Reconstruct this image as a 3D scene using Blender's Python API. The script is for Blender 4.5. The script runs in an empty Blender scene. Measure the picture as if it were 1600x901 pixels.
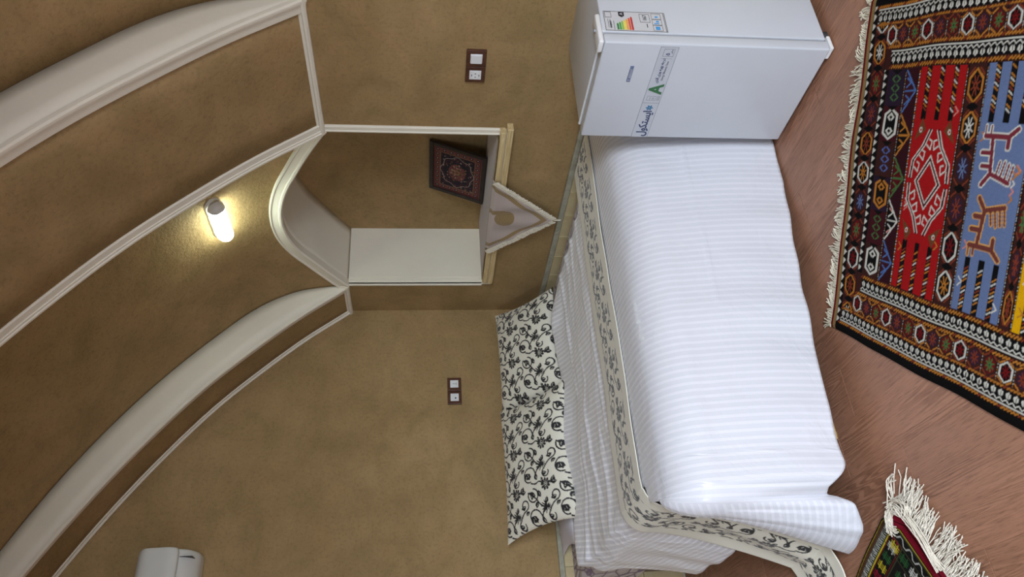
import bpy, bmesh, math, random
import numpy as np
from mathutils import Vector, Matrix

random.seed(7)
rng = np.random.default_rng(7)
scene = bpy.context.scene
COL = scene.collection

# ------------------------------------------------------------------ camera (a phone held sideways: the picture's left is up)
YAW, PITCH, ROLL = 0.5570, 0.1172, 0.0036
Fw = np.array([-math.cos(YAW) * math.cos(PITCH), math.sin(YAW) * math.cos(PITCH), -math.sin(PITCH)])
Rt = np.array([math.sin(YAW), math.cos(YAW), 0.0])
Dn = np.cross(Fw, Rt)
cr, sr = math.cos(ROLL), math.sin(ROLL)
Rt, Dn = cr * Rt + sr * Dn, -sr * Rt + cr * Dn
cam_data = bpy.data.cameras.new('camera')
cam_data.sensor_fit = 'HORIZONTAL'
cam_data.sensor_width = 36.0
cam_data.lens = 1200.1 * 36.0 / 1600.0
cam_data.clip_start = 0.05
cam = bpy.data.objects.new('camera', cam_data)
COL.objects.link(cam)
cam.matrix_world = Matrix(((Dn[0], Rt[0], -Fw[0], 4.469), (Dn[1], Rt[1], -Fw[1], -2.6145), (Dn[2], Rt[2], -Fw[2], 1.4877), (0, 0, 0, 1)))
scene.camera = cam

# ------------------------------------------------------------------ world, daylight, exposure
world = bpy.data.worlds.new('sky')
scene.world = world
world.use_nodes = True
wbg = world.node_tree.nodes['Background']
wbg.inputs['Color'].default_value = (0.62, 0.78, 1.0, 1)
wbg.inputs['Strength'].default_value = 1.6


def area_light(name, loc, direction, sx, sy, power, color):
    d = bpy.data.lights.new(name, 'AREA')
    d.shape = 'RECTANGLE'
    d.size, d.size_y = sx, sy
    d.energy = power
    d.color = color
    o = bpy.data.objects.new(name, d)
    COL.objects.link(o)
    o.location = loc
    o.rotation_euler = Vector(direction).to_track_quat('-Z', 'Y').to_euler()
    return o


# daylight entering by the glazed doorway in the end wall and by the courtyard window in the long wall, both behind the camera
area_light('doorway_daylight', (7.7, -2.75, 2.85), (-1, 0, -0.40), 2.6, 2.2, 930.0, (0.80, 0.89, 1.0))
area_light('window_daylight', (4.3, -5.3, 2.0), (0, 1, -0.35), 1.9, 1.5, 170.0, (0.80, 0.89, 1.0))
vs = scene.view_settings
vs.view_transform = 'Standard'
vs.look = 'None'
vs.exposure = 0.0
vs.gamma = 1.0
vs.use_curve_mapping = False


# ------------------------------------------------------------------ materials
def lin(c):
    return tuple((x / 255.0 / 12.92) if x / 255.0 <= 0.04045 else ((x / 255.0 + 0.055) / 1.055) ** 2.4 for x in c)


class NT:
    def __init__(self, name, rough=0.7, spec=0.3):
        self.m = bpy.data.materials.new(name)
        self.m.use_nodes = True
        self.t = self.m.node_tree
        self.b = self.t.nodes['Principled BSDF']
        self.b.inputs['Roughness'].default_value = rough
        self.b.inputs['Specular IOR Level'].default_value = spec

    def n(self, typ, **kw):
        nd = self.t.nodes.new(typ)
        for k, v in kw.items():
            if k.startswith('i_'):
                key = k[2:]
                key = int(key) if key.isdigit() else key.replace('_', ' ')
                nd.inputs[key].default_value = v
            else:
                setattr(nd, k, v)
        return nd

    def l(self, a, b):
        self.t.links.new(a, b)

    def coords(self, kind='Object', scale=(1, 1, 1)):
        tc = self.n('ShaderNodeTexCoord')
        mp = self.n('ShaderNodeMapping')
        mp.inputs['Scale'].default_value = scale
        self.l(tc.outputs[kind], mp.inputs['Vector'])
        return mp.outputs['Vector']

    def noise(self, vec, scale, detail=4, rough=0.55, dist=0.0):
        nd = self.n('ShaderNodeTexNoise')
        nd.inputs['Scale'].default_value = scale
        nd.inputs['Detail'].default_value = detail
        nd.inputs['Roughness'].default_value = rough
        nd.inputs['Distortion'].default_value = dist
        self.l(vec, nd.inputs['Vector'])
        return nd.outputs['Fac']

    def ramp(self, fac, stops):
        nd = self.n('ShaderNodeValToRGB')
        el = nd.color_ramp.elements
        while len(el) < len(stops):
            el.new(0.5)
        for e, (p, c) in zip(el, stops):
            e.position = p
            e.color = (*c, 1) if len(c) == 3 else c
        self.l(fac, nd.inputs['Fac'])
        return nd.outputs['Color']

    def mix(self, fac, a, b, mode='MIX'):
        nd = self.n('ShaderNodeMix', data_type='RGBA', blend_type=mode)
        for sock, v in ((nd.inputs[0], fac), (nd.inputs[6], a), (nd.inputs[7], b)):
            if hasattr(v, 'is_linked'):
                self.l(v, sock)
            elif isinstance(v, (int, float)):
                sock.default_value = v
            else:
                sock.default_value = (*v, 1)
        return nd.outputs[2]

    def bump(self, height, strength=0.3, dist=0.01):
        nd = self.n('ShaderNodeBump')
        nd.inputs['Strength'].default_value = strength
        nd.inputs['Distance'].default_value = dist
        self.l(height, nd.inputs['Height'])
        self.l(nd.outputs['Normal'], self.b.inputs['Normal'])

    def color(self, c):
        if hasattr(c, 'is_linked'):
            self.l(c, self.b.inputs['Base Color'])
        else:
            self.b.inputs['Base Color'].default_value = (*c, 1)
        return self.m


def plain(name, c, rough=0.5, spec=0.4, nscale=40, var=0.06, bump=0.0, metal=0.0):
    t = NT(name, rough, spec)
    v = t.coords()
    f = t.noise(v, nscale, 3)
    lo = tuple(x * (1 - var) for x in c)
    hi = tuple(min(1, x * (1 + var)) for x in c)
    t.b.inputs['Metallic'].default_value = metal
    if bump:
        t.bump(f, bump, 0.003)
    return t.color(t.ramp(f, [(0.3, lo), (0.7, hi)]))


def make_plaster():
    t = NT('mud_plaster', 0.72, 0.28)
    v = t.coords()
    big = t.noise(v, 1.3, 5, 0.6, 0.6)
    mid = t.noise(v, 6.0, 5, 0.65)
    fine = t.noise(v, 55.0, 4, 0.7)
    c = t.ramp(big, [(0.30, (0.305, 0.202, 0.088)), (0.52, (0.352, 0.235, 0.107)), (0.72, (0.405, 0.274, 0.132))])
    c2 = t.ramp(mid, [(0.3, (0.86, 0.85, 0.82)), (0.7, (1.06, 1.06, 1.06))])
    c = t.mix(1.0, c, c2, 'MULTIPLY')
    c3 = t.ramp(fine, [(0.36, (0.70, 0.68, 0.66)), (0.48, (1.0, 1.0, 1.0)), (0.75, (1.1, 1.1, 1.1))])
    c = t.mix(0.5, c, c3, 'MULTIPLY')
    vs2 = t.noise(t.coords('Object', (1, 1, 1.6)), 2.6, 6, 0.62, 1.2)
    c4 = t.ramp(vs2, [(0.30, (0.84, 0.86, 0.82)), (0.5, (1.0, 1.0, 1.0)), (0.72, (1.13, 1.07, 1.08))])
    c = t.mix(0.9, c, c4, 'MULTIPLY')
    add = t.n('ShaderNodeMath', operation='ADD')
    t.l(mid, add.inputs[0])
    t.l(fine, add.inputs[1])
    t.bump(add.outputs[0], 0.45, 0.008)
    return t.color(c)


def make_white_plaster(name='white_gypsum', c=(0.80, 0.745, 0.62)):
    t = NT(name, 0.55, 0.35)
    v = t.coords()
    f = t.noise(v, 4.0, 5, 0.6)
    g = t.noise(v, 60.0, 3, 0.6)
    t.bump(g, 0.12, 0.003)
    return t.color(t.ramp(f, [(0.3, tuple(x * 0.94 for x in c)), (0.7, c)]))


def make_plank():
    t = NT('laminate_wood', 0.48, 0.35)
    tc = t.n('ShaderNodeTexCoord')
    oi = t.n('ShaderNodeObjectInfo')
    off = t.n('ShaderNodeVectorMath', operation='SCALE')
    cmb = t.n('ShaderNodeCombineXYZ')
    t.l(oi.outputs['Random'], cmb.inputs[0])
    t.l(oi.outputs['Random'], cmb.inputs[1])
    t.l(cmb.outputs[0], off.inputs[0])
    off.inputs['Scale'].default_value = 37.0
    add = t.n('ShaderNodeVectorMath', operation='ADD')
    t.l(tc.outputs['Object'], add.inputs[0])
    t.l(off.outputs[0], add.inputs[1])
    mp = t.n('ShaderNodeMapping')
    mp.inputs['Scale'].default_value = (0.16, 3.0, 1)
    t.l(add.outputs[0], mp.inputs['Vector'])
    mpf = t.n('ShaderNodeMapping')
    mpf.inputs['Scale'].default_value = (9, 120, 1)
    t.l(add.outputs[0], mpf.inputs['Vector'])
    base = t.noise(mp.outputs[0], 2.6, 2, 0.45, 0.12)
    mul = t.n('ShaderNodeMath', operation='MULTIPLY', i_1=44.0)
    t.l(base, mul.inputs[0])
    sn = t.n('ShaderNodeMath', operation='SINE')
    mul2 = t.n('ShaderNodeMath', operation='MULTIPLY', i_1=6.2832)
    t.l(mul.outputs[0], mul2.inputs[0])
    t.l(mul2.outputs[0], sn.inputs[0])
    fine = t.noise(mpf.outputs[0], 1.6, 4, 0.7)
    mpv = t.n('ShaderNodeMapping')
    mpv.inputs['Scale'].default_value = (1.1, 4, 1)
    t.l(add.outputs[0], mpv.inputs['Vector'])
    where = t.noise(mpv.outputs[0], 1.8, 2, 0.5)
    wr = t.ramp(where, [(0.42, (0, 0, 0)), (0.58, (1, 1, 1))])
    rings = t.ramp(sn.outputs[0], [(0.0, (0.30, 0.30, 0.30)), (0.30, (0.85, 0.85, 0.85)), (1.0, (1, 1, 1))])
    rings = t.mix(wr, (0.8, 0.8, 0.8), rings)
    cA = t.mix(rings, (0.215, 0.097, 0.055), (0.355, 0.174, 0.105))
    fr = t.ramp(fine, [(0.32, (0.58, 0.56, 0.55)), (0.50, (1.0, 1.0, 1.0)), (0.75, (1.16, 1.15, 1.14))])
    c = t.mix(0.85, cA, fr, 'MULTIPLY')
    vr = t.n('ShaderNodeMapRange', i_3=0.90, i_4=1.08)
    t.l(oi.outputs['Random'], vr.inputs[0])
    cb = t.n('ShaderNodeCombineXYZ')
    for i in range(3):
        t.l(vr.outputs[0], cb.inputs[i])
    c = t.mix(1.0, c, cb.outputs[0], 'MULTIPLY')
    rgb = t.n('ShaderNodeRGBToBW')
    t.l(rings, rgb.inputs[0])
    ad = t.n('ShaderNodeMath', operation='ADD')
    t.l(rgb.outputs[0], ad.inputs[0])
    t.l(fine, ad.inputs[1])
    t.bump(ad.outputs[0], 0.25, 0.002)
    return t.color(c)


def make_stone(name, a, b, scale=9.0, stretch=(1, 1, 1), rough=0.45):
    t = NT(name, rough, 0.4)
    v = t.coords('Object', stretch)
    f = t.noise(v, scale, 6, 0.65, 0.8)
    g = t.noise(v, 70, 3, 0.6)
    t.bump(g, 0.12, 0.003)
    return t.color(t.ramp(f, [(0.3, a), (0.68, b)]))


def make_striped(name, base, alt, per, axis=0, rough=0.62, rough2=0.30, bump=0.25, sheen=0.2, wr=9.0):
    """woven satin stripes running with the cloth's own length (UV in metres)"""
    t = NT(name, rough, 0.35)
    tc = t.n('ShaderNodeTexCoord')
    sx = t.n('ShaderNodeSeparateXYZ')
    t.l(tc.outputs['UV'], sx.inputs[0])
    m = t.n('ShaderNodeMath', operation='MULTIPLY', i_1=2 * math.pi / per)
    t.l(sx.outputs[axis], m.inputs[0])
    s = t.n('ShaderNodeMath', operation='SINE')
    t.l(m.outputs[0], s.inputs[0])
    r = t.ramp(s.outputs[0], [(0.0, (0, 0, 0)), (0.28, (0, 0, 0)), (0.42, (1, 1, 1))])
    c = t.mix(r, alt, base)
    rr = t.n('ShaderNodeMapRange', i_3=rough2, i_4=rough)
    t.l(r, rr.inputs[0])
    t.l(rr.outputs[0], t.b.inputs['Roughness'])
    v = t.coords('UV')
    w = t.noise(v, wr, 4, 0.55, 0.5)
    t.bump(w, bump, 0.03)
    t.b.inputs['Sheen Weight'].default_value = sheen
    return t.color(c)


def make_attr(name, rough=0.85, weave=600.0, bump=0.25, spec=0.2, sheen=0.1):
    t = NT(name, rough, spec)
    a = t.n('ShaderNodeAttribute')
    a.attribute_name = 'Col'
    v = t.coords('UV')
    f = t.noise(v, weave, 2, 0.6)
    c2 = t.ramp(f, [(0.3, (0.80, 0.80, 0.80)), (0.7, (1.12, 1.12, 1.12))])
    c = t.mix(0.5, a.outputs['Color'], c2, 'MULTIPLY')
    t.bump(f, bump, 0.003)
    t.b.inputs['Sheen Weight'].default_value = sheen
    return t.color(c)


def make_quilt():
    t = NT('mattress_ticking', 0.7, 0.25)
    v = t.coords()
    vo = t.n('ShaderNodeTexVoronoi', feature='DISTANCE_TO_EDGE')
    vo.inputs['Scale'].default_value = 16.0
    mp = t.n('ShaderNodeMapping')
    mp.inputs['Scale'].default_value = (0.45, 1.5, 1.0)
    t.l(v, mp.inputs['Vector'])
    t.l(mp.outputs[0], vo.inputs['Vector'])
    c = t.ramp(vo.outputs['Distance'], [(0.0, (0.22, 0.17, 0.28)), (0.035, (0.36, 0.31, 0.42)), (0.09, (0.66, 0.63, 0.69))])
    t.bump(vo.outputs['Distance'], 0.6, 0.03)
    return t.color(c)


M = {}
M['plaster'] = make_plaster()
M['white'] = make_white_plaster()
M['plank'] = make_plank()
M['subfloor'] = plain('floor_joint', (0.06, 0.035, 0.025), 0.9)
M['cap'] = make_stone('grey_stone_cap', (0.25, 0.24, 0.17), (0.42, 0.40, 0.31), 14)
M['tile'] = make_stone('cream_dado_tile', (0.46, 0.36, 0.19), (0.58, 0.48, 0.28), 6)
M['grout'] = plain('grout', (0.50, 0.46, 0.36), 0.9)
M['sill'] = make_stone('yellow_travertine', (0.42, 0.27, 0.10), (0.74, 0.60, 0.33), 7, (0.8, 12, 12))
M['enamel'] = plain('white_enamel', (0.545, 0.565, 0.60), 0.28, 0.5, 8, 0.015)
M['plastic'] = plain('white_plastic', (0.74, 0.74, 0.74), 0.4, 0.45, 20, 0.02)
M['gasket'] = plain('grey_gasket', (0.30, 0.31, 0.33), 0.6)
M['dark'] = plain('dark_plastic', (0.03, 0.03, 0.032), 0.5)
M['ink_grey'] = plain('grey_ink', (0.22, 0.23, 0.26), 0.6)
M['ink_navy'] = plain('navy_ink', (0.030, 0.045, 0.13), 0.5)
M['ink_green'] = plain('green_ink', (0.035, 0.15, 0.05), 0.5)
M['ink_black'] = plain('black_ink', (0.02, 0.02, 0.025), 0.5)
M['ink_blue'] = plain('blue_ink', (0.06, 0.30, 0.62), 0.5)
M['ink_teal'] = plain('teal_ink', (0.03, 0.16, 0.30), 0.5)
M['paper'] = plain('sticker_paper', (0.56, 0.56, 0.57), 0.45, 0.4, 30, 0.02)
M['sticker'] = plain('clear_sticker', (0.50, 0.52, 0.56), 0.32, 0.45, 30, 0.02)
for i, c in enumerate([(0.03, 0.20, 0.05), (0.08, 0.33, 0.06), (0.28, 0.48, 0.07), (0.80, 0.62, 0.06), (0.80, 0.36, 0.06), (0.68, 0.10, 0.04), (0.50, 0.035, 0.03)]):
    M['bar%d' % i] = plain('label_bar_%d' % i, c, 0.5)
M['badge'] = plain('badge_blue', (0.10, 0.13, 0.26), 0.35, 0.5)
M['badge_line'] = plain('badge_silver', (0.42, 0.44, 0.50), 0.35, 0.5)
M['wood_plate'] = make_stone('walnut_plate', (0.050, 0.018, 0.010), (0.105, 0.040, 0.022), 30, (1, 6, 1), 0.4)
M['frame'] = make_stone('dark_frame_wood', (0.012, 0.008, 0.007), (0.028, 0.019, 0.016), 20, (1, 6, 1), 0.4)
M['duvet'] = make_striped('white_satin_duvet', (0.665, 0.66, 0.70), (0.615, 0.615, 0.655), 0.0262, 0, 0.55, 0.26, 0.30, 0.25, 5.0)
M['sheet'] = make_striped('lilac_white_striped_sheet', (0.92, 0.915, 0.95), (0.74, 0.74, 0.79), 0.027, 0, 0.65, 0.36, 0.6, 0.2, 7.0)
M['print'] = make_attr('printed_cotton', 0.6, 500, 0.08, 0.35, 0.2)
M['kilim'] = make_attr('kilim_wool', 0.95, 420, 0.5, 0.04, 0.0)
M['brocade'] = make_attr('brocade_cloth', 0.7, 400, 0.35, 0.3, 0.2)
M['carpet_art'] = make_attr('pictured_carpet', 0.6, 500, 0.15, 0.3, 0.0)
M['cotton'] = plain('white_cotton', (0.70, 0.68, 0.73), 0.7, 0.3, 12, 0.05, 0.2)
M['ticking'] = make_quilt()
M['bed_wood'] = make_stone('golden_bed_wood', (0.32, 0.20, 0.08), (0.50, 0.34, 0.15), 10, (8, 0.6, 8))
M['bed_base'] = plain('bed_base_cloth', (0.20, 0.16, 0.13), 0.9)
M['yarn'] = plain('cream_yarn', (0.64, 0.59, 0.46), 0.9, 0.1, 300, 0.15)
M['yarn2'] = plain('ivory_yarn', (0.66, 0.60, 0.50), 0.9, 0.1, 300, 0.15)
M['tassel'] = plain('ivory_tassel', (0.66, 0.60, 0.48), 0.9, 0.1, 200, 0.12)
M['ac'] = plain('ac_plastic', (0.66, 0.665, 0.63), 0.42, 0.4, 10, 0.02)
M['lamp_cap'] = plain('lamp_cap_plastic', (0.80, 0.81, 0.80), 0.4)
_t = NT('lit_diffuser', 0.4, 0.4)
_t.b.inputs['Emission Color'].default_value = (0.84, 1.0, 0.86, 1)
_t.b.inputs['Emission Strength'].default_value = 33.0
M['lit'] = _t.color((0.9, 0.9, 0.88))
_t = NT('window_glass', 0.02, 0.5)
_t.b.inputs['Transmission Weight'].default_value = 1.0
M['glass'] = _t.color((1, 1, 1))


# ------------------------------------------------------------------ mesh helpers
def tag(o, label=None, cat=None, group=None, kind=None):
    if label:
        o['label'] = label
    if cat:
        o['category'] = cat
    if group:
        o['group'] = group
    if kind:
        o['kind'] = kind
    return o


def empty(name, loc=(0, 0, 0), rz=0.0):
    o = bpy.data.objects.new(name, None)
    o.empty_display_size = 0.1
    COL.objects.link(o)
    o.location = loc
    o.rotation_euler = (0, 0, rz)
    return o


def link(name, me, mat, parent=None, smooth=False):
    if mat and not me.materials:
        me.materials.append(mat)
    if smooth:
        me.polygons.foreach_set('use_smooth', np.ones(len(me.polygons), dtype=bool))
    o = bpy.data.objects.new(name, me)
    COL.objects.link(o)
    if parent:
        o.parent = parent
    return o


def mesh(name, verts, faces, mat, parent=None, smooth=False):
    me = bpy.data.meshes.new(name)
    me.from_pydata([tuple(map(float, v)) for v in verts], [], faces)
    me.update()
    return link(name, me, mat, parent, smooth)


def fix_normals(o):
    bm = bmesh.new()
    bm.from_mesh(o.data)
    bmesh.ops.recalc_face_normals(bm, faces=bm.faces)
    bm.to_mesh(o.data)
    bm.free()
    return o


def box(name, x, y, z, mat, parent=None, bev=0.0, seg=2):
    bm = bmesh.new()
    bmesh.ops.create_cube(bm, size=1.0)
    for v in bm.verts:
        v.co = Vector(((x[0] + x[1]) / 2 + v.co.x * (x[1] - x[0]), (y[0] + y[1]) / 2 + v.co.y * (y[1] - y[0]), (z[0] + z[1]) / 2 + v.co.z * (z[1] - z[0])))
    if bev:
        bmesh.ops.bevel(bm, geom=list(bm.edges), offset=bev, segments=seg, profile=0.5, affect='EDGES')
    me = bpy.data.meshes.new(name)
    bm.to_mesh(me)
    bm.free()
    return link(name, me, mat, parent, bool(bev) and seg > 2)


def boxes(name, lst, mat, parent=None):
    V, F_ = [], []
    for (x, y, z) in lst:
        b = len(V)
        V += [(x[i], y[j], z[k]) for k in (0, 1) for j in (0, 1) for i in (0, 1)]
        F_ += [tuple(b + q for q in f) for f in ((0, 2, 3, 1), (4, 5, 7, 6), (0, 1, 5, 4), (2, 6, 7, 3), (0, 4, 6, 2), (1, 3, 7, 5))]
    return mesh(name, V, F_, mat, parent)


def grid(name, P, mat, parent=None, uv=None, col=None, thick=0.0, smooth=True, flip=False, off=-1.0, inside=None):
    n, m = P.shape[:2]
    if inside is not None:                 # thicken away from the side that is seen
        i, j = n // 2, m // 2
        i2, j2 = min(i + 1, n - 1), min(j + 1, m - 1)
        nn = np.cross(P[i2, j] - P[i2 - 1, j], P[i, j2] - P[i, j2 - 1])
        off = -1.0 if nn @ (np.asarray(inside) - P[i, j]) > 0 else 1.0
    me = bpy.data.meshes.new(name)
    me.vertices.add(n * m)
    me.vertices.foreach_set('co', P.reshape(-1).astype(np.float32))
    idx = np.arange(n * m).reshape(n, m)
    q = np.stack([idx[:-1, :-1], idx[1:, :-1], idx[1:, 1:], idx[:-1, 1:]], -1).reshape(-1, 4)
    if flip:
        q = q[:, ::-1]
    q = np.ascontiguousarray(q)
    me.loops.add(q.size)
    me.loops.foreach_set('vertex_index', q.reshape(-1).astype(np.int32))
    me.polygons.add(len(q))
    me.polygons.foreach_set('loop_start', np.arange(0, q.size, 4, dtype=np.int32))
    me.update(calc_edges=True)
    if uv is not None:
        ul = me.uv_layers.new(name='UVMap')
        ul.uv.foreach_set('vector', uv.reshape(-1, 2)[q.reshape(-1)].astype(np.float32).reshape(-1))
    if col is not None:
        ca = me.color_attributes.new('Col', 'FLOAT_COLOR', 'POINT')
        c4 = np.ones((n * m, 4), np.float32)
        c4[:, :3] = col.reshape(-1, 3)
        ca.data.foreach_set('color', c4.reshape(-1))
    me.validate()
    o = link(name, me, mat, parent, smooth)
    if thick:
        md = o.modifiers.new('thickness', 'SOLIDIFY')
        md.thickness = thick
        md.offset = off
    return o


def catmull(pts, n):
    P = np.array(pts, float)
    d = np.r_[0, np.cumsum(np.linalg.norm(np.diff(P, axis=0), axis=1))]
    T = np.gradient(P, d, axis=0)
    t = np.linspace(0, d[-1], n)
    k = np.clip(np.searchsorted(d, t, side='right') - 1, 0, len(P) - 2)
    h = d[k + 1] - d[k]
    s = ((t - d[k]) / h)[:, None]
    h = h[:, None]
    return (2 * s**3 - 3 * s**2 + 1) * P[k] + (s**3 - 2 * s**2 + s) * h * T[k] + (-2 * s**3 + 3 * s**2) * P[k + 1] + (s**3 - s**2) * h * T[k + 1]


def sweep(name, path, adir, ndir, xs, mat, parent=None, closed_ends=True, smooth=False):
    path, adir, ndir = (np.asarray(v, float) for v in (path, adir, ndir))
    k = len(xs)
    V, F_ = [], []
    for p, a, n in zip(path, adir, ndir):
        for (u, v) in xs:
            V.append(p + a * u + n * v)
    for i in range(len(path) - 1):
        for j in range(k):
            j2 = (j + 1) % k
            F_.append((i * k + j, i * k + j2, (i + 1) * k + j2, (i + 1) * k + j))
    if closed_ends:
        F_.append(tuple(range(k))[::-1])
        F_.append(tuple((len(path) - 1) * k + j for j in range(k)))
    return fix_normals(mesh(name, V, F_, mat, parent, smooth))


def tube(V, F_, pts, r, sides=4):
    pts = np.asarray(pts, float)
    d = np.gradient(pts, axis=0)
    b = len(V)
    n = len(pts)
    for i in range(n):
        t = d[i] / (np.linalg.norm(d[i]) + 1e-9)
        up = np.array([0, 0, 1.0]) if abs(t[2]) < 0.9 else np.array([1.0, 0, 0])
        s = np.cross(t, up)
        s /= np.linalg.norm(s)
        w = np.cross(s, t)
        for k in range(sides):
            a = 2 * math.pi * k / sides
            V.append(pts[i] + r * (math.cos(a) * s + math.sin(a) * w))
    for i in range(n - 1):
        for k in range(sides):
            k2 = (k + 1) % sides
            F_.append((b + i * sides + k, b + i * sides + k2, b + (i + 1) * sides + k2, b + (i + 1) * sides + k))
    F_.append(tuple(b + k for k in range(sides))[::-1])
    F_.append(tuple(b + (n - 1) * sides + k for k in range(sides)))


def text(name, body, size, mat, parent, mtx, align='CENTER', sx=1.0, bold=0.0):
    c = bpy.data.curves.new('tmp', 'FONT')
    c.body = body
    c.size = size
    c.align_x = align
    c.align_y = 'CENTER'
    c.extrude = 0.0004
    c.offset = bold
    o = bpy.data.objects.new('tmp', c)
    COL.objects.link(o)
    bpy.context.view_layer.update()
    me = bpy.data.meshes.new_from_object(o.evaluated_get(bpy.context.evaluated_depsgraph_get()))
    bpy.data.objects.remove(o)
    me.transform(mtx @ Matrix.Diagonal((sx, 1, 1, 1)))
    me.materials.clear()
    me.name = name
    return link(name, me, mat, parent)


class Ras:
    """a little drawing board in metres: u across, v along"""

    def __init__(s, w, h, res, bg):
        s.res = res
        s.nu, s.nv = int(round(w / res)) + 1, int(round(h / res)) + 1
        s.a = np.empty((s.nv, s.nu, 3))
        s.a[:] = bg

    def win(s, u0, u1, v0, v1):
        a = max(0, int(math.floor(u0 / s.res)))
        b = min(s.nu, int(math.ceil(u1 / s.res)) + 1)
        c = max(0, int(math.floor(v0 / s.res)))
        d = min(s.nv, int(math.ceil(v1 / s.res)) + 1)
        if a >= b or c >= d:
            return None
        U, Vv = np.meshgrid(np.arange(a, b) * s.res, np.arange(c, d) * s.res)
        return s.a[c:d, a:b], U, Vv

    def rect(s, u0, u1, v0, v1, col):
        w = s.win(u0, u1, v0, v1)
        if w:
            m = (w[1] >= u0) & (w[1] < u1) & (w[2] >= v0) & (w[2] < v1)
            w[0][m] = col

    def poly(s, pts, col):
        P = np.array(pts)
        w = s.win(P[:, 0].min(), P[:, 0].max(), P[:, 1].min(), P[:, 1].max())
        if not w:
            return
        m = np.zeros(w[1].shape, bool)
        n = len(P)
        for i in range(n):
            (x0, y0), (x1, y1) = P[i], P[(i + 1) % n]
            if y0 == y1:
                continue
            c = (w[2] > min(y0, y1)) & (w[2] <= max(y0, y1))
            m ^= c & (w[1] < (w[2] - y0) * (x1 - x0) / (y1 - y0) + x0)
        w[0][m] = col

    def line(s, pts, wd, col, closed=False):
        P = list(pts) + ([pts[0]] if closed else [])
        for (x0, y0), (x1, y1) in zip(P, P[1:]):
            w = s.win(min(x0, x1) - wd, max(x0, x1) + wd, min(y0, y1) - wd, max(y0, y1) + wd)
            if not w:
                continue
            dx, dy = x1 - x0, y1 - y0
            L = dx * dx + dy * dy + 1e-12
            t = np.clip(((w[1] - x0) * dx + (w[2] - y0) * dy) / L, 0, 1)
            m = (w[1] - x0 - t * dx) ** 2 + (w[2] - y0 - t * dy) ** 2 <= (wd / 2) ** 2
            w[0][m] = col

    def ell(s, u, v, a, b, rot, col):
        r = max(a, b)
        w = s.win(u - r, u + r, v - r, v + r)
        if not w:
            return
        c, q = math.cos(rot), math.sin(rot)
        x, y = w[1] - u, w[2] - v
        m = ((x * c + y * q) / a) ** 2 + ((-x * q + y * c) / b) ** 2 <= 1
        w[0][m] = col

    def sample(s, U, Vv):
        fu = np.clip(U / s.res, 0, s.nu - 1.001)
        fv = np.clip(Vv / s.res, 0, s.nv - 1.001)
        i, j = fu.astype(int), fv.astype(int)
        a, b = (fu - i)[..., None], (fv - j)[..., None]
        A = s.a
        return A[j, i] * (1 - a) * (1 - b) + A[j, i + 1] * a * (1 - b) + A[j + 1, i] * (1 - a) * b + A[j + 1, i + 1] * a * b


def snoise(U, V, seed, comps=7, f0=3.0, f1=16.0):
    g = np.random.default_rng(seed)
    o = np.zeros_like(U)
    for _ in range(comps):
        f = g.uniform(f0, f1)
        a = g.uniform(0, math.pi)
        o += np.sin(f * (math.cos(a) * U + math.sin(a) * V) + g.uniform(0, 6.28)) / math.sqrt(f)
    return o / math.sqrt(comps)


# ------------------------------------------------------------------ the room shell
XE, YE, YM = 6.3, -4.6, -2.3          # end wall, far long wall, ridge
ZS = 1.945                             # springing
A_pts = [(0.0, 1.945), (-0.03, 1.985), (-0.21, 2.225), (-0.42, 2.465), (-0.66, 2.712), (-0.95, 2.958), (-1.26, 3.188), (-1.62, 3.42), (YM, 3.79)]
V_pts = [(0.0, 1.945), (-0.014, 2.10), (-0.042, 2.244), (-0.122, 2.418), (-0.167, 2.485), (-0.37, 2.71), (-0.656, 2.98), (-0.93, 3.195), (-1.175, 3.36), (-1.57, 3.58), (YM, 3.93)]
NP = 90
Ac, Vc = catmull(A_pts, NP), catmull(V_pts, NP)


def mirror(c):
    return np.r_[c, np.c_[2 * YM - c[::-1, 0], c[::-1, 1]][1:]]


Af, Vf = mirror(Ac), mirror(Vc)
vz = np.linspace(ZS, 3.93, 300)
o_ = np.argsort(Vc[:, 1])
vy_of_z = lambda z: np.interp(z, Vc[o_, 1], Vc[o_, 0])

# floor: subfloor with separate planks, 18 cm wide, running along the room
floor = box('floor', (-0.0, XE), (YE, 0.0), (-0.06, -0.004), M['subfloor'])
tag(floor, 'brown wood-grain plank floor running under the bed and rugs', 'floor', kind='structure')
PL, PW = 1.22, 0.18
plank_meshes = {}


def plank_mesh(x0, x1, y0, y1):
    """a plank with fine eased edges, its own origin at its lower corner"""
    key = (round(x1 - x0, 3), round(y1 - y0, 3))
    if key not in plank_meshes:
        w, h, g, e = x1 - x0, y1 - y0, 0.0002, 0.0004
        G = 0.0011
        V = [(G, g, -0.006), (w - G, g, -0.006), (w - G, h - g, -0.006), (G, h - g, -0.006),
             (G, g, -e * .8), (w - G, g, -e * .8), (w - G, h - g, -e * .8), (G, h - g, -e * .8),
             (G + e, g + e * .1, 0), (w - G - e, g + e * .1, 0), (w - G - e, h - g - e * .1, 0), (G + e, h - g - e * .1, 0)]
        F_ = [(3, 2, 1, 0), (8, 9, 10, 11)]
        for a in (0, 4):
            for i in range(4):
                j = (i + 1) % 4
                F_.append((a + i, a + j, a + 4 + j, a + 4 + i))
        me = bpy.data.meshes.new('plank')
        me.from_pydata(V, [], F_)
        me.materials.append(M['plank'])
        plank_meshes[key] = me
    return plank_meshes[key]


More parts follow.
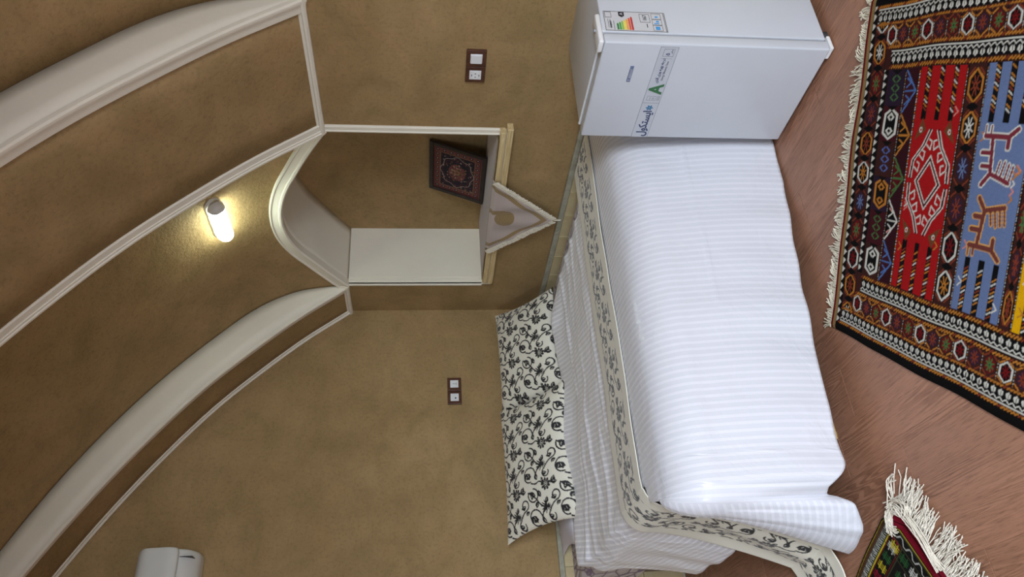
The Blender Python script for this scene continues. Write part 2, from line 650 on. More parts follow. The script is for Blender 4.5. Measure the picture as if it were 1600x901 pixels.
seam_at = {0: 2.11, 1: 1.97, 2: 2.31, 3: 2.02, 4: 2.50}
row = -9
while True:
    yt = -1.49 - 0.18 * row
    if yt <= YE + 0.001:
        break
    y1, y0 = min(yt, 0.0), max(yt - PW, YE)
    if y1 - y0 > 0.01:
        s0 = seam_at.get(row, 1.6 + ((row * 0.457) % 1.22))
        x = s0 - PL * math.ceil(s0 / PL)
        while x < XE:
            a, b = max(x, 0.0), min(x + PL, XE)
            if b - a > 0.02:
                p = bpy.data.objects.new('plank', plank_mesh(a, b, y0, y1))
                COL.objects.link(p)
                p.location = (a, y0, 0)
                p.parent = floor
            x += PL
    row += 1

# niche
NX0, NX1, NXC = 0.335, 1.705, 1.02
NB = 0.425
half = np.array([0, .10, .17, .27, .40, .50, .60, .685])
hz = np.array([2.236, 2.228, 2.213, 2.178, 2.11, 2.055, 1.995, 1.940])
hc = catmull(np.c_[half, hz], 24)
arch_in = np.r_[np.c_[NXC + hc[::-1, 0], hc[::-1, 1]], np.c_[NXC - hc[1:, 0], hc[1:, 1]]]     # from x1 to x0
za = lambda x: np.interp(np.abs(x - NXC), hc[:, 0], hc[:, 1])

# wall behind the bed's long side (niche wall)
SZ = 1.050
wb = boxes('wall_back', [((-0.15, NX0), (0, 0.6), (0, ZS)), ((NX1, XE + .15), (0, 0.6), (0, ZS)), ((NX0, NX1), (0, 0.6), (0, SZ)),
                         ((NX0, NX1), (NB, 0.6), (SZ, 2.6))], M['plaster'])
tag(wb, 'brown mud-plaster wall with the arched niche', 'wall', kind='structure')
wl = boxes('wall_left', [((-0.15, 0), (YE - .15, 0.6), (0, 4.1))], M['plaster'])
tag(wl, 'brown mud-plaster wall behind the pillows', 'wall', kind='structure')
# long wall opposite the niche with a window opening, end wall with a doorway (behind the camera)
wf = boxes('wall_front', [((-0.15, 3.3), (YE - .15, YE), (0, ZS + .02)), ((5.3, XE + .15), (YE - .15, YE), (0, ZS + .02)),
                          ((3.3, 5.3), (YE - .15, YE), (0, 0.65)), ((3.3, 5.3), (YE - .15, YE), (1.9, 2.3))], M['plaster'])
tag(wf, 'brown mud-plaster wall facing the niche, with a window opening', 'wall', kind='structure')
wr = boxes('wall_right', [((XE, XE + .15), (YE - .15, -3.85), (0, 4.1)), ((XE, XE + .15), (-1.65, 0.6), (0, 4.1)), ((XE, XE + .15), (-3.85, -1.65), (2.4, 4.1))], M['plaster'])
tag(wr, 'brown mud-plaster end wall with the doorway', 'wall', kind='structure')
d1 = boxes('door_1', [((XE + .02, XE + .08), (-3.85, -3.79), (0, 2.4)), ((XE + .02, XE + .08), (-1.71, -1.65), (0, 2.4)), ((XE + .02, XE + .08), (-3.79, -1.71), (2.34, 2.4)),
                      ((XE + .03, XE + .07), (-2.78, -2.72), (0, 2.34))], M['white'])
tag(d1, 'white frame of the wide doorway in the end wall', 'door frame', kind='structure')
w1 = boxes('window_1', [((3.3, 3.35), (YE - .1, YE - .04), (.65, 1.9)), ((5.25, 5.3), (YE - .1, YE - .04), (.65, 1.9)), ((3.35, 5.25), (YE - .1, YE - .04), (.65, .7)),
                        ((3.35, 5.25), (YE - .1, YE - .04), (1.85, 1.9)), ((4.28, 4.32), (YE - .1, YE - .04), (.7, 1.85))], M['white'])
tag(w1, 'white window frame in the wall facing the niche', 'window', kind='structure')

# vaults ------------------------------------------------------------------
A1, A2a, A2b = 0.315, 1.70, 2.455


def bay(xs, niche):
    """one barrel between arches; over the niche it starts on the niche's pointed arch"""
    w = np.r_[np.linspace(0, 0.3, 40) ** 1.0, np.linspace(0.3, 1, 50)[1:]]
    P = np.zeros((len(xs), len(w) * 2 - 1, 3))
    for i, x in enumerate(xs):
        z0 = max(ZS, za(x)) if niche and NX0 <= x <= NX1 else ZS
        z = z0 + (3.93 - z0) * w
        y = vy_of_z(z)
        zf = ZS + (3.93 - ZS) * w[::-1]
        P[i, :len(w)] = np.c_[np.full(len(w), x), y, z]
        P[i, len(w) - 1:] = np.c_[np.full(len(w), x), 2 * YM - vy_of_z(zf), zf]
    return P


ceil_ = grid('ceiling', bay(np.linspace(A1, A2a, 60), True), M['plaster'], thick=0.12, inside=(1.2, YM, 1.5))
tag(ceil_, 'brown mud-plaster vault above the niche, lit by the lamp', 'vault', kind='structure')
c2 = grid('ceiling', bay(np.linspace(A2b, 3.84, 12), False), M['plaster'], thick=0.12, inside=(1.2, YM, 1.5))
tag(c2, 'brown mud-plaster vault above the refrigerator, beyond the wide arch', 'vault', kind='structure')

c3_ = grid('ceiling', bay(np.linspace(4.60, XE, 12), False), M['plaster'], thick=0.12, inside=(1.2, YM, 1.5))
tag(c3_, 'brown mud-plaster vault in front of the doorway', 'vault', kind='structure')


def arch(x0, x1, label, trims, faces, num):
    root = empty('trim_%d' % num, (x0, 0, ZS))
    inv = Matrix.Translation((-x0, 0, -ZS))
    P = np.stack([np.c_[np.full(len(Af), x), Af] for x in np.linspace(x0 + .003, x1 - .003, 5)])
    s = grid('soffit', P, M['plaster'], root, thick=0.02, inside=(x1, YM, 1.5))
    s.data.transform(inv)
    for x, side in faces:
        Q = np.stack([np.c_[np.full(len(Af), x), Af * (1 - k) + Vf * k] for k in (0, .35, .7, 1.0)])
        f = grid('face', Q, M['white'], root, thick=0.015, inside=(x + side, YM, 2.5), smooth=False)
        f.data.transform(inv)
    d = np.gradient(Af, axis=0)
    d /= np.linalg.norm(d, axis=1)[:, None]
    nrm = np.c_[np.zeros(len(d)), d[:, 1], -d[:, 0]]          # into the room
    nrm *= np.sign((np.c_[np.zeros(len(d)), YM - Af[:, 0], 2.2 - Af[:, 1]] * nrm).sum(1))[:, None]
    for (xa, wdt, h, sgn, steps) in trims:
        path = np.c_[np.full(len(Af), xa), Af]
        adir = np.tile([sgn, 0, 0], (len(Af), 1))
        xs = [(0, -0.001), (0, h * .75), (wdt * .10, h), (wdt * .24, h), (wdt * .28, h * .72), (wdt * .42, h * .72), (wdt * .46, h * .5), (wdt * .92, h * .45), (wdt, h * .2), (wdt, -0.01)]
        t = sweep('moulding', path, adir, nrm, xs, M['white'], root)
        t.data.transform(inv)
    # springing band on the walls
    for yy, sg in ((0.0, -1), (YE, 1)):
        xs = [(0, 0), (0, .022), (.008, .030), (.018, .030), (.022, .022), (.055, .020), (.062, .012), (.072, .010), (.072, 0)]
        e = 0.012
        t = sweep('band', [(x0 + (0 if x0 == 0 else -e * .3), yy, ZS - .006), (x1 + e, yy, ZS - .006)], [(0, 0, 1)] * 2, [(0, sg, 0)] * 2, xs, M['white'], root)
        t.data.transform(inv)
    tag(root, label, 'arch', kind='structure')
    return root


arch(0.0, A1, 'narrow brown arch against the pillow wall, edged with white mouldings', [(0.001, 0.030, 0.016, 1, 2), (A1 + .002, 0.052, 0.016, -1, 2)], [(A1, 1)], 1)
arch(A2a, A2b, 'wide brown arch panel framed in white between the two vaults', [(A2a - .008, 0.060, 0.02, 1, 2), (A2b + .002, 0.074, 0.022, -1, 2)], [(A2a, -1), (A2b, 1)], 2)

arch(3.84, 4.60, 'unseen wide brown arch near the doorway, added to shade the upper vaults', [(3.84 - .008, 0.060, 0.02, 1, 2), (4.602, 0.074, 0.022, -1, 2)], [(3.84, -1), (4.60, 1)], 4)  # out of view; added to keep doorway light off the upper vaults

# niche lining and mouldings
lin_root = empty('trim_3', (NXC, 0, SZ))
li = Matrix.Translation((-NXC, 0, -SZ))


def lpart(o):
    o.data.transform(li)
    return o


fy = vy_of_z(arch_in[:, 1])
Pn = np.stack([np.c_[arch_in[:, 0], fy * (1 - k) + NB * k, arch_in[:, 1]] for k in np.linspace(0, 1, 8)])
lpart(grid('arch_lining', Pn, M['white'], lin_root, thick=0.01, inside=(NXC, .2, 1.5)))
for xj, s in ((NX0, 1), (NX1, -1)):
    lpart(box('jamb', (min(xj - .004 * s, xj + .006 * s), max(xj - .004 * s, xj + .006 * s)), (-0.004, NB), (SZ, 1.942), M['white'], lin_root))
d = np.gradient(arch_in, axis=0)
d /= np.linalg.norm(d, axis=1)[:, None]
out = np.c_[-d[:, 1], np.zeros(len(d)), d[:, 0]]
out *= np.sign(((arch_in[:, 0] - NXC) * out[:, 0] + (arch_in[:, 1] - 1.7) * out[:, 2]))[:, None]
wn = np.tile([0, -1.0, -0.12], (len(d), 1))
xs = [(-.004, -.03), (-.004, .016), (.004, .024), (.014, .024), (.018, .016), (.050, .016), (.056, .022), (.064, .022), (.068, .012), (.068, -.03)]
lpart(sweep('arch_moulding', np.c_[arch_in[:, 0], fy, arch_in[:, 1]], out, wn, xs, M['white'], lin_root))
xsj = [(0, 0), (0, .010), (.006, .016), (.012, .016), (.014, .011), (.034, .011), (.040, .006), (.040, 0)]
lpart(sweep('jamb_moulding', [(NX1 - .004, 0, 1.108), (NX1 - .004, 0, 1.94)], [(1, 0, 0)] * 2, [(0, -1, 0)] * 2, xsj, M['white'], lin_root))
xsj2 = [(-.0, -.004), (-.0, .010), (.004, .013), (.010, .013), (.012, .008), (.022, .008), (.024, 0), (.024, -.004)]
lpart(sweep('jamb_moulding', [(NX0 + .006, 0, 1.108), (NX0 + .006, 0, 1.94)], [(-1, 0, 0)] * 2, [(0, -1, 0)] * 2, xsj2, M['white'], lin_root))
for yy in (0.02, 0.045):
    lpart(box('groove_bead', (NX0 + .005, NX0 + .010), (yy, yy + .008), (1.108, 1.94), M['white'], lin_root))
tag(lin_root, 'white plaster lining and moulding of the pointed niche', 'niche trim', kind='structure')

# stone sill of the niche: a slab in two lengths of yellow stone
sill = empty('stone_sill', (NXC, 0, SZ - .002))
si = Matrix.Translation((-NXC, 0, -SZ + .002))
for nm, x, y, z in (('slab', (NX0 + .008, NX1 - .008), (-0.0, NB - .002), (SZ + .004, 1.104)), ('front_edge', (0.40, 1.745), (-0.040, 0.0), (1.080, 1.108)), ('front_edge', (0.405, 1.775), (-0.048, 0.0), (1.046, 1.076)),
                    ('joint', (0.41, 1.74), (-0.036, 0.0), (1.074, 1.082))):
    o = box(nm, x, y, z, M['sill'] if nm != 'joint' else M['grout'], sill, 0.003)
    o.data.transform(si)
tag(sill, 'yellow veined stone sill along the bottom of the niche', 'sill')

# dado: grey stone cap and cream tiles
TW = 0.205


def dado(name, length, place, label, start):
    root = empty(name)
    place(root)
    box('backing', (0, length), (-.008, 0), (0, .690), M['grout'], root)
    cap = box('cap', (0, length), (-.026, 0), (.692, .722), M['cap'], root, 0.004)
    me = None
    for r, (z0, z1) in enumerate(((.475, .690), (.245, .472), (.012, .242))):
        x = start - TW
        while x < length:
            a, b = max(0.001, x), min(length, x + TW - .003)
            if b - a > .02:
                if abs(b - a - TW + .003) < 1e-6:
                    key = (r,)
                    m_ = tile_cache.get(key)
                else:
                    key, m_ = None, None
                if m_ is None:
                    t = box('tile', (0, b - a), (-.018, -.002), (z0, z1), M['tile'], root, 0.002, 1)
                    if key:
                        tile_cache[key] = t.data
                else:
                    t = bpy.data.objects.new('tile', m_)
                    COL.objects.link(t)
                    t.parent = root
                t.location = (a, 0, 0)
            x += TW
    tag(root, label, 'dado', kind='structure')


tile_cache = {}
dado('baseboard_back', XE, lambda r: setattr(r, 'location', (0, 0, 0)), 'cream tile dado with grey stone cap along the niche wall', 0.055)


def _pl(r):
    r.location = (0, YE, 0)
    r.rotation_euler = (0, 0, math.pi / 2)


dado('baseboard_left', -YE - 0.03, _pl, 'cream tile dado with grey stone cap behind the pillows', 0.04)
# ------------------------------------------------------------------ printed cotton: black vines on cream
CREAM, VINK = np.array((0.74, 0.705, 0.59)), np.array((0.012, 0.012, 0.014))


def vine_tile():
    r = Ras(1.0, 1.0, 1 / 220, (0.0, 0.0, 0.0))
    one = (1.0, 1.0, 1.0)
    zero = (0.0, 0.0, 0.0)

    def rep(f):
        for du in (-1, 0, 1):
            for dv in (-1, 0, 1):
                f(du, dv)

    def spiral(cx, cy, r0, a0, a1, k=0.55, w=.030):
        a = np.linspace(math.radians(a0), math.radians(a1), 22)
        rr = np.linspace(r0, r0 * k, 22)
        P = np.c_[cx + rr * np.cos(a), cy + rr * np.sin(a)]
        rep(lambda du, dv: r.line([(p[0] + du, p[1] + dv) for p in P], w, one))

    def stem(pts, w=.030):
        P = catmull(pts, 26)
        rep(lambda du, dv: r.line([(p[0] + du, p[1] + dv) for p in P], w, one))

    def leaf(x, y, a, L, wd=.36):
        a = math.radians(a)
        L, wd = L * 2.15, wd * 1.3
        s = np.linspace(0, 1, 12)
        up = np.c_[s * L, L * wd * np.sin(np.pi * s) ** 0.9 * (1 - .35 * s)]
        lo = np.c_[s * L, -L * wd * .45 * np.sin(np.pi * s)]
        Q = np.r_[up, lo[::-1]]
        c, q = math.cos(a), math.sin(a)
        Q = np.c_[x + Q[:, 0] * c - Q[:, 1] * q, y + Q[:, 0] * q + Q[:, 1] * c]
        sl = [(x + L * t * c, y + L * t * q) for t in (.2, .6)]
        rep(lambda du, dv: (r.poly(Q + (du, dv), one), r.line([(p[0] + du, p[1] + dv) for p in sl], .010, zero)))

    def rosette(x, y, R):
        for k in range(9):
            a = 2 * math.pi * k / 9
            rep(lambda du, dv: r.ell(x + du + R * math.cos(a), y + dv + R * math.sin(a), R * .40, R * .30, a, one))
        rep(lambda du, dv: (r.ell(x + du, y + dv, R * .66, R * .66, 0, one), r.ell(x + du, y + dv, R * .5, R * .5, 0, zero)))
        for k in range(6):
            a = 2 * math.pi * k / 6 + .3
            rep(lambda du, dv: r.ell(x + du + R * .3 * math.cos(a), y + dv + R * .3 * math.sin(a), R * .16, R * .12, a, one))

    def lotus(x, y, a0, L):
        for k in range(-3, 4):
            a = math.radians(a0 + k * 24)
            l = L * (1 - .07 * abs(k))
            rep(lambda du, dv: r.ell(x + du + .55 * l * math.cos(a), y + dv + .55 * l * math.sin(a), l * .5, l * .085, a, one))

    W_ = .033
    spiral(.50, .66, .20, -100, 190, .80, W_)
    spiral(.02, .60, .175, 60, 350, .80, W_)
    spiral(.86, .92, .120, 200, 470, .75, W_)
    spiral(.44, .13, .110, 20, 290, .75, W_)
    stem([(.66, .24), (.60, .36), (.53, .42), (.465, .463)], W_)
    stem([(.66, .30), (.78, .44), (.90, .52), (1.107, .752)], W_)
    stem([(.30, .62), (.25, .48), (.28, .36), (.20, .24)], W_)
    stem([(.747, .879), (.70, 1.0), (.62, 1.10), (.543, 1.168)], W_)
    rosette(.17, .17, .105)
    lotus(.66, .22, 75, .20)
    lotus(.66, .22, 255, .12)
    for q in ((.46, .60, 65, .115), (.57, .72, 200, .085), (.42, .78, -20, .07), (-.02, .53, 55, .105), (.08, .64, 170, .08), (.84, .90, 100, .080), (.43, .10, 80, .075),
              (.33, .42, 10, .085), (.30, .90, 140, .095), (.70, .56, -35, .085), (.92, .36, 20, .085), (.88, .18, 150, .080), (.62, .94, -60, .07), (.16, .84, 80, .085), (.36, .30, 200, .06)):
        leaf(*q)
    return r.a[..., 0]


VT = vine_tile()
VT = (4 * VT + np.roll(VT, 1, 0) + np.roll(VT, 1, 1) + np.roll(VT, -1, 0) + np.roll(VT, -1, 1)) / 8.0


def vine(U, V, tu, tv):
    n = VT.shape[0] - 1
    return VT[((V / tv) % 1.0 * n).astype(int), ((U / tu) % 1.0 * n).astype(int)]


def vine_col(U, V, tu, tv, mask=None):
    m = np.clip(1.45 * vine(U, V, tu, tv), 0, 1)
    if mask is not None:
        m = m * mask
    return CREAM * (1 - m[..., None]) + VINK * m[..., None]


# ------------------------------------------------------------------ bed
BX, BY = 1.985, -1.82
bed = empty('double_bed', (1.0, -0.92, 0))
bi = Matrix.Translation((-1.0, 0.92, 0))


def bpart(o):
    o.data.transform(bi)
    return o


bpart(box('base', (0.06, 1.93), (-1.74, -0.08), (0.10, 0.30), M['bed_base'], bed, 0.01))
bpart(box('mattress', (0.035, 1.975), (-1.80, -0.035), (0.30, 0.652), M['ticking'], bed, 0.045, 4))
bpart(box('foot_board', (2.050, 2.080), (-1.74, -0.05), (0.066, 0.30), M['bed_wood'], bed, 0.004))
bpart(box('side_board', (0.05, 2.05), (-1.745, -1.72), (0.09, 0.30), M['bed_base'], bed, 0.004))
bpart(box('side_board', (0.05, 2.055), (-0.068, -0.04), (0.055, 0.30), M['bed_wood'], bed, 0.004))
for x in (0.10, 1.80):
    for y in (-1.66, -0.13):
        bpart(box('leg', (x, x + .06), (y - .03, y + .03), (0, 0.10), M['bed_wood'], bed, 0.004))
tag(bed, 'double bed with a purple-lined quilted mattress in the corner', 'bed')


# duvet: laid over the foot end, its free corner trailing to the floor
def duvet():
    st = []
    YF = -1.89
    for y in np.linspace(-0.035, YF, 160):
        k = (-y) / -YF
        zh = 0.008 + 0.085 * np.clip((k - .35) / .50, 0, 1) ** .8 + .045 * np.clip((k - .965) / .035, 0, 1) ** 2
        st.append((BX, y, 0.0, zh, 0.055 * (1 - k) ** 1.2 + .004, .02, .13))
    rc = .035
    cx, cy = BX - rc, YF
    for a in np.linspace(2, 90, 50):
        zh = np.interp(a, [0, 8, 16, 26, 45, 90], [.138, .165, .15, .07, .025, .012])
        fl = np.interp(a, [0, 8, 18, 28, 50, 90], [.004, -.012, -.060, .015, .080, .120])
        st.append((cx + rc * math.cos(math.radians(a)), cy - rc * math.sin(math.radians(a)), math.radians(a), zh, fl, .0, np.interp(a, [0, 20, 60, 90], [.13, .115, .05, .03])))
    K1, K2, K3 = 20, 20, 44
    P = np.zeros((len(st), K1 + K2 + K3, 3))
    UV = np.zeros((len(st), K1 + K2 + K3, 2))
    ZT, RH = .690, .17
    s = 0.0
    for i, (bx, by, a, zh, fl, bu, R) in enumerate(st):
        if i:
            pb = st[i - 1]
            s += math.hypot(bx + .13 * math.cos(a) - pb[0] - .13 * math.cos(pb[2]), by - .13 * math.sin(a) - pb[1] + .13 * math.sin(pb[2]))
        inner = np.interp(by, [-1.89, -1.865, -1.79, -1.785], [.05, .15, .19, .27]) if a == 0 else .034
        o1 = np.linspace(-inner, -.03, K1)
        z1 = ZT + .006 * np.sin(np.pi * (o1 + inner) / inner) - .012 * np.clip((-o1 - .2) / .07, 0, 1)
        th = np.linspace(0, np.pi / 2, K2 + 1)[1:]
        o2 = -.03 + (R + .03) * np.sin(th)
        z2 = ZT - RH * (1 - np.cos(th))
        w = np.linspace(0, 1, K3 + 1)[1:]
        o3 = R + bu * np.sin(np.pi * w) + fl * w ** (1.5 if a < .6 else 1.1)
        z3 = (ZT - RH) + (zh - (ZT - RH)) * w
        o, z = np.r_[o1, o2, o3], np.r_[z1, z2, z3]
        # soft hanging folds that grow towards the hem
        ww = np.r_[np.zeros(K1), np.linspace(0, .3, K2), .3 + .7 * w]
        fold = .004 * np.sin(s * 17 + .6 * np.sin(s * 5)) + .003 * np.sin(s * 31 + 1.3)
        o = o + ww * fold
        z = z + (ww ** 3) * .003 * np.sin(s * 23)
        lean = np.interp(math.degrees(a), [0, 20, 45, 90], [0, 0, .07, .12]) * np.r_[np.zeros(K1 + K2), w ** 1.2]
        P[i] = np.c_[bx + math.cos(a) * o - lean, by - math.sin(a) * o, np.maximum(z, .008)]
        L = np.r_[0, np.cumsum(np.hypot(np.diff(o), np.diff(z)))]
        # the stripes run along the bed: over the foot they hang, on the open side they lie level
        UV[i] = np.c_[np.full(len(L), s), L] if a < math.radians(22) else np.c_[1.83 + L, np.full(len(L), s)]
    U, V = UV[..., 0], UV[..., 1]
    P[..., 2] += .0030 * snoise(U, V, 3, 8, 8, 30) * (V > .05)
    P[..., 0] += .005 * snoise(U, V * .7, 5, 10, 6, 30) * (V > .3)
    crease = .004 * np.exp(-((V - .62) / .006) ** 2) * (U < 1.2)
    P[..., 0] += crease
    P[..., 2] = np.maximum(P[..., 2], .008)
    return P, UV


P, UV = duvet()
dv = grid('duvet', P, M['duvet'], uv=UV, thick=0.012, inside=(3.5, -1, 3))
tag(dv, 'white satin-striped duvet hanging over the foot of the bed to the floor', 'duvet')


# rumpled striped sheet over the middle of the bed
def sheet():
    top = np.linspace(-0.20, -1.785, 190)
    th = np.linspace(0, np.pi / 2, 14)[1:]
    y = np.r_[top, -1.785 - .075 * np.sin(th)]
    z = np.r_[np.full(len(top), .668), .668 - .075 * (1 - np.cos(th))]
    w = np.linspace(0, 1, 40)[1:]
    y = np.r_[y, -1.860 - .075 * w ** 1.2]
    z = np.r_[z, .593 - (.593 - .22) * w]
    L = np.r_[0, np.cumsum(np.hypot(np.diff(y), np.diff(z)))]
    xh = np.interp(L, [0, .25, .9, 1.35, 1.62, 1.75, 2.1], [.62, .50, .51, .50, .60, .76, .84])
    n = 110
    k = np.linspace(0, 1, n)[:, None]
    X = xh[None] * (1 - k) + 1.74 * k
    Y = np.repeat(y[None], n, 0)
    Z = np.repeat(z[None], n, 0)
    U, V = X, np.repeat(L[None], n, 0)
    r = snoise(U * .8, V * 1.2, 11, 9, 6, 24)
    ridge = np.exp(-((X - xh[None]) / .11) ** 2)
    flat = np.clip((1.62 - X) / .15, 0, 1)
    lift = np.clip(.012 + .018 * r, .001, .06) * flat + .030 * ridge * (1 + .5 * np.sin(V * 9)) * np.clip(V / .2, 0, 1)
    for xr, wv, am, ph in ((.74, .022, .013, 0), (.88, .03, .010, 1.3), (1.05, .02, .012, 2.2), (1.22, .03, .009, .7), (1.36, .02, .008, 3.0)):
        lift = lift + am * np.exp(-((X - xr - .05 * np.sin(V * 2.4 + ph)) / wv) ** 2) * (.6 + .4 * np.sin(V * 5 + ph))
    side = V > 1.62
    Z = Z + np.where(side, 0, lift)
    hang = np.clip((V - 1.66) / .3, 0, 1)
    Y = Y - hang * (.010 * np.sin(X * 13 + 2 * np.sin(X * 4)) + .004 * np.sin(X * 29))
    return np.stack([X, Y, Z], -1), np.stack([V - .23 * X + .006 * r, X], -1)


P, UV = sheet()
sh = grid('striped_sheet', P, M['sheet'], uv=UV, thick=0.006, inside=(2, -1, 5))
tag(sh, 'rumpled lilac-white striped sheet spread across the bed before the pillows', 'bed sheet')


# bed runner: cream cloth with a band of black vines, hanging down the open side to the floor
def runner():
    y = list(np.linspace(-0.06, -1.80, 560))
    z = [.702] * len(y)
    for t in np.linspace(0, np.pi / 2, 26)[1:]:
        y.append(-1.80 - .085 * math.sin(t))
        z.append(.702 - .085 * (1 - math.cos(t)))
    for w in np.linspace(0, 1, 190)[1:]:
        y.append(-1.885 - .15 * w ** 1.6)
        z.append(.617 - (.617 - .045) * w)
    y0, z0 = y[-1], z[-1]
    for w in np.linspace(0, 1, 50)[1:]:
        y.append(y0 - .10 * w)
        z.append(z0 - .034 * math.sin(w * np.pi / 2))
    y, z = np.array(y), np.array(z)
    L = np.r_[0, np.cumsum(np.hypot(np.diff(y), np.diff(z)))]
    m = 112
    c = np.linspace(0, 1, m)[:, None]
    x0 = np.interp(L, [0, .5, 1.7, 1.85, 2.3, 2.6], [1.475, 1.465, 1.470, 1.50, 1.46, 1.44]) + .008 * np.sin(L * 7)
    wd = np.interp(L, [0, 1.8, 2.4, 2.6], [.335, .335, .34, .33])
    X = x0[None] + wd[None] * c
    Y = np.repeat(y[None], m, 0)
    Z = np.repeat(z[None], m, 0)
    U, V = c * .335 + 0 * X, np.repeat(L[None], m, 0)
    r = snoise(U, V, 21, 7, 8, 26)
    Z = Z + np.where(V < 1.75, .004 * r + .003, 0)
    Y = Y - np.where(V > 1.9, .010 * np.sin(U * 26 + V * 4) * np.clip((V - 1.9) / .3, 0, 1), 0)
    mask = ((U > .070) & (U < .268)).astype(float)
    colr = vine_col(U + .06, V, .20, .225, mask)
    crease = ((np.abs(U - .070) < .0018) | (np.abs(U - .268) < .0018))
    colr[crease] *= .86
    return np.stack([X, Y, Z], -1), np.stack([U, V], -1), colr


P, UV, CC = runner()
rn = grid('bed_runner', P, M['print'], uv=UV, col=CC, thick=0.004, inside=(2, -1, 5))
tag(rn, 'cream bed runner with a band of black vines trailing down to the floor', 'bed runner')


# pillows
def pillow(name, c, a, b, W, Hh, T, mat, printed, seed, label, cat='pillow', group=None, off=(0, 0), pinch=.085):
    a, b, c = np.array(a, float), np.array(b, float), np.array(c, float)
    a /= np.linalg.norm(a)
    b /= np.linalg.norm(b)
    n_ = np.cross(a, b)
    nu, nv = int(W / .0034), int(Hh / .0034)
    if not printed:
        nu, nv = 90, 60
    u, v = np.meshgrid(np.linspace(-1, 1, nu), np.linspace(-1, 1, nv), indexing='ij')
    x = W / 2 * u * (1 - pinch * (1 - v**2) * u**2)
    y = Hh / 2 * v * (1 - pinch * 1.2 * (1 - u**2) * v**2)
    th = T / 2 * (np.clip(1 - np.abs(u) ** 2.6, 0, 1) * np.clip(1 - np.abs(v) ** 2.6, 0, 1)) ** .55
    wr = snoise(x, y, seed, 8, 12, 40)
    edge = np.clip(th / (T / 2), 0, 1)
    front = th + .006 * wr * edge * (1.2 - edge)
    root = empty(name, tuple(c))
    for sgn, nm in ((1, 'cover'), (-1, 'back_cover')):
        P = a * x[..., None] + b * y[..., None] + n_ * (sgn * (front if sgn > 0 else th))[..., None]
        uv = np.stack([x + W / 2, y + Hh / 2], -1)
        colr = vine_col(x + 1 + off[0], y + 1 + off[1], .225, .215) if printed else None
        grid(nm, P, mat, root, uv=uv, col=colr, flip=sgn < 0)
    tag(root, label, cat, group)
    return root


up = (-.40, 0, .345)
pillow('floral_pillow', (.305, -0.475, .842), (0, 1, 0.01), (-.40, .02, .335), .71, .51, .15, M['print'], True, 31, 'black-vine printed pillow standing in the corner beside the niche wall', off=(.02, .04))
pillow('floral_pillow', (.352, -1.185, .852), (.03, 1, 0), (-.39, -.03, .33), .78, .52, .14, M['print'], True, 37, 'black-vine printed pillow leaning on top of the plain white pillow', off=(.11, .0))
pillow('plain_pillow', (.235, -1.290, .693), (0.05, 1, -0.0), (-1, .05, .02), .73, .36, .065, M['cotton'], False, 41, 'plain white pillow lying mostly hidden under a printed pillow')

# ------------------------------------------------------------------ refrigerator
FR = empty('refrigerator', (2.7033, -0.5071, 0), -0.0224)
FWid, FDep, FH = .4816, .512, .852
box('body', (-FWid + .002, -.002), (.056, FDep), (.022, FH), M['enamel'], FR, .006, 3)
box('gasket', (-FWid + .010, -.010), (.044, .058), (.03, FH - .010), M['gasket'], FR)
door = box('door', (-FWid, 0), (0, .046), (.020, FH - .001), M['enamel'], FR, .007, 4)
box('top_trim', (-FWid + .004, -.004), (.057, .068), (FH - .004, FH + .0035), M['plastic'], FR, .002)
hc_ = box('hinge_cover', (-.050, .003), (-.002, .142), (FH + .001, FH + .020), M['plastic'], FR, .007, 3)
cyl = bpy.data.meshes.new('pin')
bm = bmesh.new()
bmesh.ops.create_cone(bm, cap_ends=True, segments=18, radius1=.007, radius2=.005, depth=.012, matrix=Matrix.Translation((-.018, .075, FH + .022)))
bm.to_mesh(cyl)
bm.free()
link('screw_cap', cyl, M['gasket'], hc_)
lh = box('lower_hinge', (-.050, .002), (.006, .070), (.006, .019), M['plastic'], FR, .003)
for x in (-.03, -FWid + .03):
    for y in (.10, FDep - .05):
        me = bpy.data.meshes.new('foot')
        bm = bmesh.new()
        bmesh.ops.create_cone(bm, cap_ends=True, segments=20, radius1=.020, radius2=.016, depth=.024, matrix=Matrix.Translation((x, y, .012)))
        bm.to_mesh(me)
        bm.free()
        link('foot', me, M['dark'], FR)
# front sticker band: local x -.481 .. -.012, z .580 .. .646
front = lambda x, z, d=.0016: Matrix.Translation((x, -d, z)) @ Matrix.Rotation(math.pi / 2, 4, 'X')
stk = box('sticker', (-.478, -.012), (-.0008, .0005), (.580, .646), M['sticker'], FR)
Q = []
for z in (.580, .6455):
    Q.append(((-.478, -.012), (-.0013, -.0006), (z, z + .0012)))
for x in (-.478, -.0132, -.288):
    Q.append(((x, x + .0012), (-.0013, -.0006), (.580, .6465)))
Q += [((-.066, -.0655), (-.0013, -.0006), (.592, .634))]
boxes('border', Q, M['ink_grey'], stk)
text('lettering', '\uFEDD\uFEEE\uFB91\uFE98\uFEB4\uFBFE\uFE8D', .046, M['ink_navy'], stk, front(-.400, .612), sx=.92, bold=.0009)
text('lettering', 'A', .072, M['ink_green'], stk, front(-.2155, .612) @ Matrix.Translation((0, -.002, 0)), sx=.98, bold=.0024)
text('lettering', '\uFBFC\uFE8B\uFEAE\uFEE7\uFE8D \uFEE9\uFBFF\uFE91\uFEAE\uFE97', .0001, M['ink_navy'], stk, front(-.4, .6))if 0 else None
